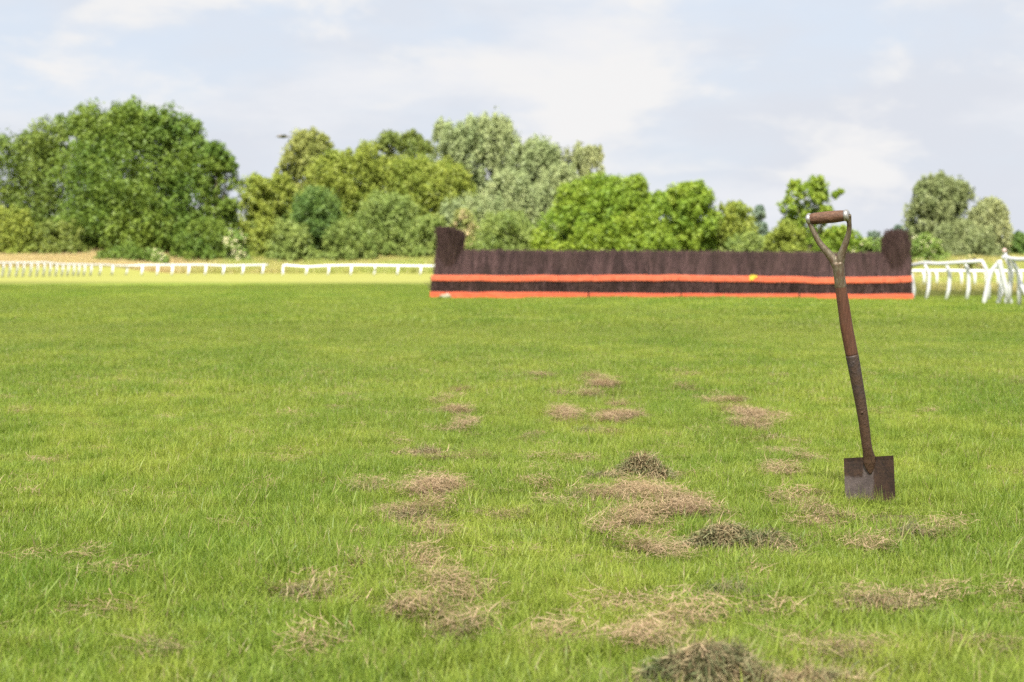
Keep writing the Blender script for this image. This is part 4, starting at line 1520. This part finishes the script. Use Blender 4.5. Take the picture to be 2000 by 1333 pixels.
# the socket flattens into the blade below its shoulder
vv = fl.v[0]
for i, p in enumerate(pts):
    f = float(sstep(865, 930, CY + 0 * p.z + (HC - (p.z + s0.z)) * FPX / SPY - (CY - HOR)))
    for j in range(k):
        v_ = Vector(vv[i * k + j])
        d = v_ - p
        d.y *= 1 - .62 * f
        vv[i * k + j] = p + d
fl.build('socket', M_SOCK, spade, True)
for (a, b) in ((1667.5, 708), (1684.0, 806)):
    e = S(a, b, lean(b) - 12.0 * pxm)
    MB().tube([e + Vector((0, .004, 0)), e, e + Vector((0, -.0018, 0))], [.0045, .0045, .002], 10).build('rivet', M_SOCK, spade, True)

# blade: gently dished plate with rolled treads, yawed a little, set in the turf
t = NT('rusty_blade')
o_ = t.obj()
xyz = t.sep(o_)
wob = t.noise(o_, 22, 5, .65)
n1 = t.noise(o_, 30, 6, .7, .36, .66)
n2 = t.noise(o_, 110, 5, .7, .42, .66)
rust = t.mix(n1, (0.014, 0.007, 0.004), (0.038, 0.018, 0.009))
rust = t.mix(t.math('MULTIPLY', n2, .5), rust, (0.058, 0.029, 0.015))
steel = t.mix(t.noise(t.map(o_, (1, 1, .5)), 40, 5, .6, .38, .66), (0.082, 0.064, 0.060), (0.125, 0.098, 0.088))
xw = t.math('ADD', xyz[0], t.math('MULTIPLY', t.math('SUBTRACT', wob, .5), .022))
zw = t.math('ADD', xyz[2], t.math('MULTIPLY', t.math('SUBTRACT', wob, .5), .030))
strip = t.math('MULTIPLY', t.rng(xw, -.020, -.012), t.rng(xw, .022, .012))
lowl = t.math('MULTIPLY', t.rng(zw, .094, .082), t.rng(xw, .024, .012))
bare = t.math('MAXIMUM', t.math('MULTIPLY', strip, t.rng(zw, .165, .135)), lowl)
c = t.mix(bare, rust, steel)
c = t.mix(t.math('MULTIPLY', t.noise(o_, 14, 4, .6, .60, .72), .6), c, (0.055, 0.028, 0.015))
M_BLADE = t.done(t.bsdf(c, t.rng(bare, 0, 1, .72, .42), .4, t.math('MULTIPLY', bare, .3), t.bump(t.mix(.5, n1, n2), .45, .0015)))
nu, nvv = 21, 26
TL, TR, BR, BL = (1647.8, 895.5), (1745.2, 890.0), (1749.6, 986), (1651.0, 981)
rows = []
for side in (0, 1):
    for i in range(nvv):
        f = i / (nvv - 1) * 2.05            # two thirds of this length is below the turf line
        for j in range(nu):
            s = j / (nu - 1)
            top = (TL[0] + (TR[0] - TL[0]) * s, TL[1] + (TR[1] - TL[1]) * s)
            bot = (BL[0] + (BR[0] - BL[0]) * s, BL[1] + (BR[1] - BL[1]) * s)
            a, b = top[0] + (bot[0] - top[0]) * f, top[1] + (bot[1] - top[1]) * f
            dish = -.010 * (1 - (2 * s - 1) ** 2) * 1.0 + .006 * f
            dy = .034 * (1 - 2 * s) + dish * -1
            roll = .006 * max(0, 1 - f * 14)
            p = S(a, b, dy + (.0034 if side else 0) + (roll if side else -roll * .3))
            rows.append(tuple(p))
N = nu * nvv
q = []
for i in range(nvv - 1):
    for j in range(nu - 1):
        a = i * nu + j
        q.append((a, a + nu, a + nu + 1, a + 1))
        q.append((N + a, N + a + 1, N + a + nu + 1, N + a + nu))
for i in range(nvv - 1):
    for j in (0, nu - 1):
        a = i * nu + j
        e = (a, N + a, N + a + nu, a + nu)
        q.append(e if j == 0 else e[::-1])
for j in range(nu - 1):
    q.append((j, j + 1, N + j + 1, N + j))
    a = (nvv - 1) * nu + j
    q.append((a, N + a, N + a + 1, a + 1))
mk('blade', rows, [q], M_BLADE, spade, smooth=False)
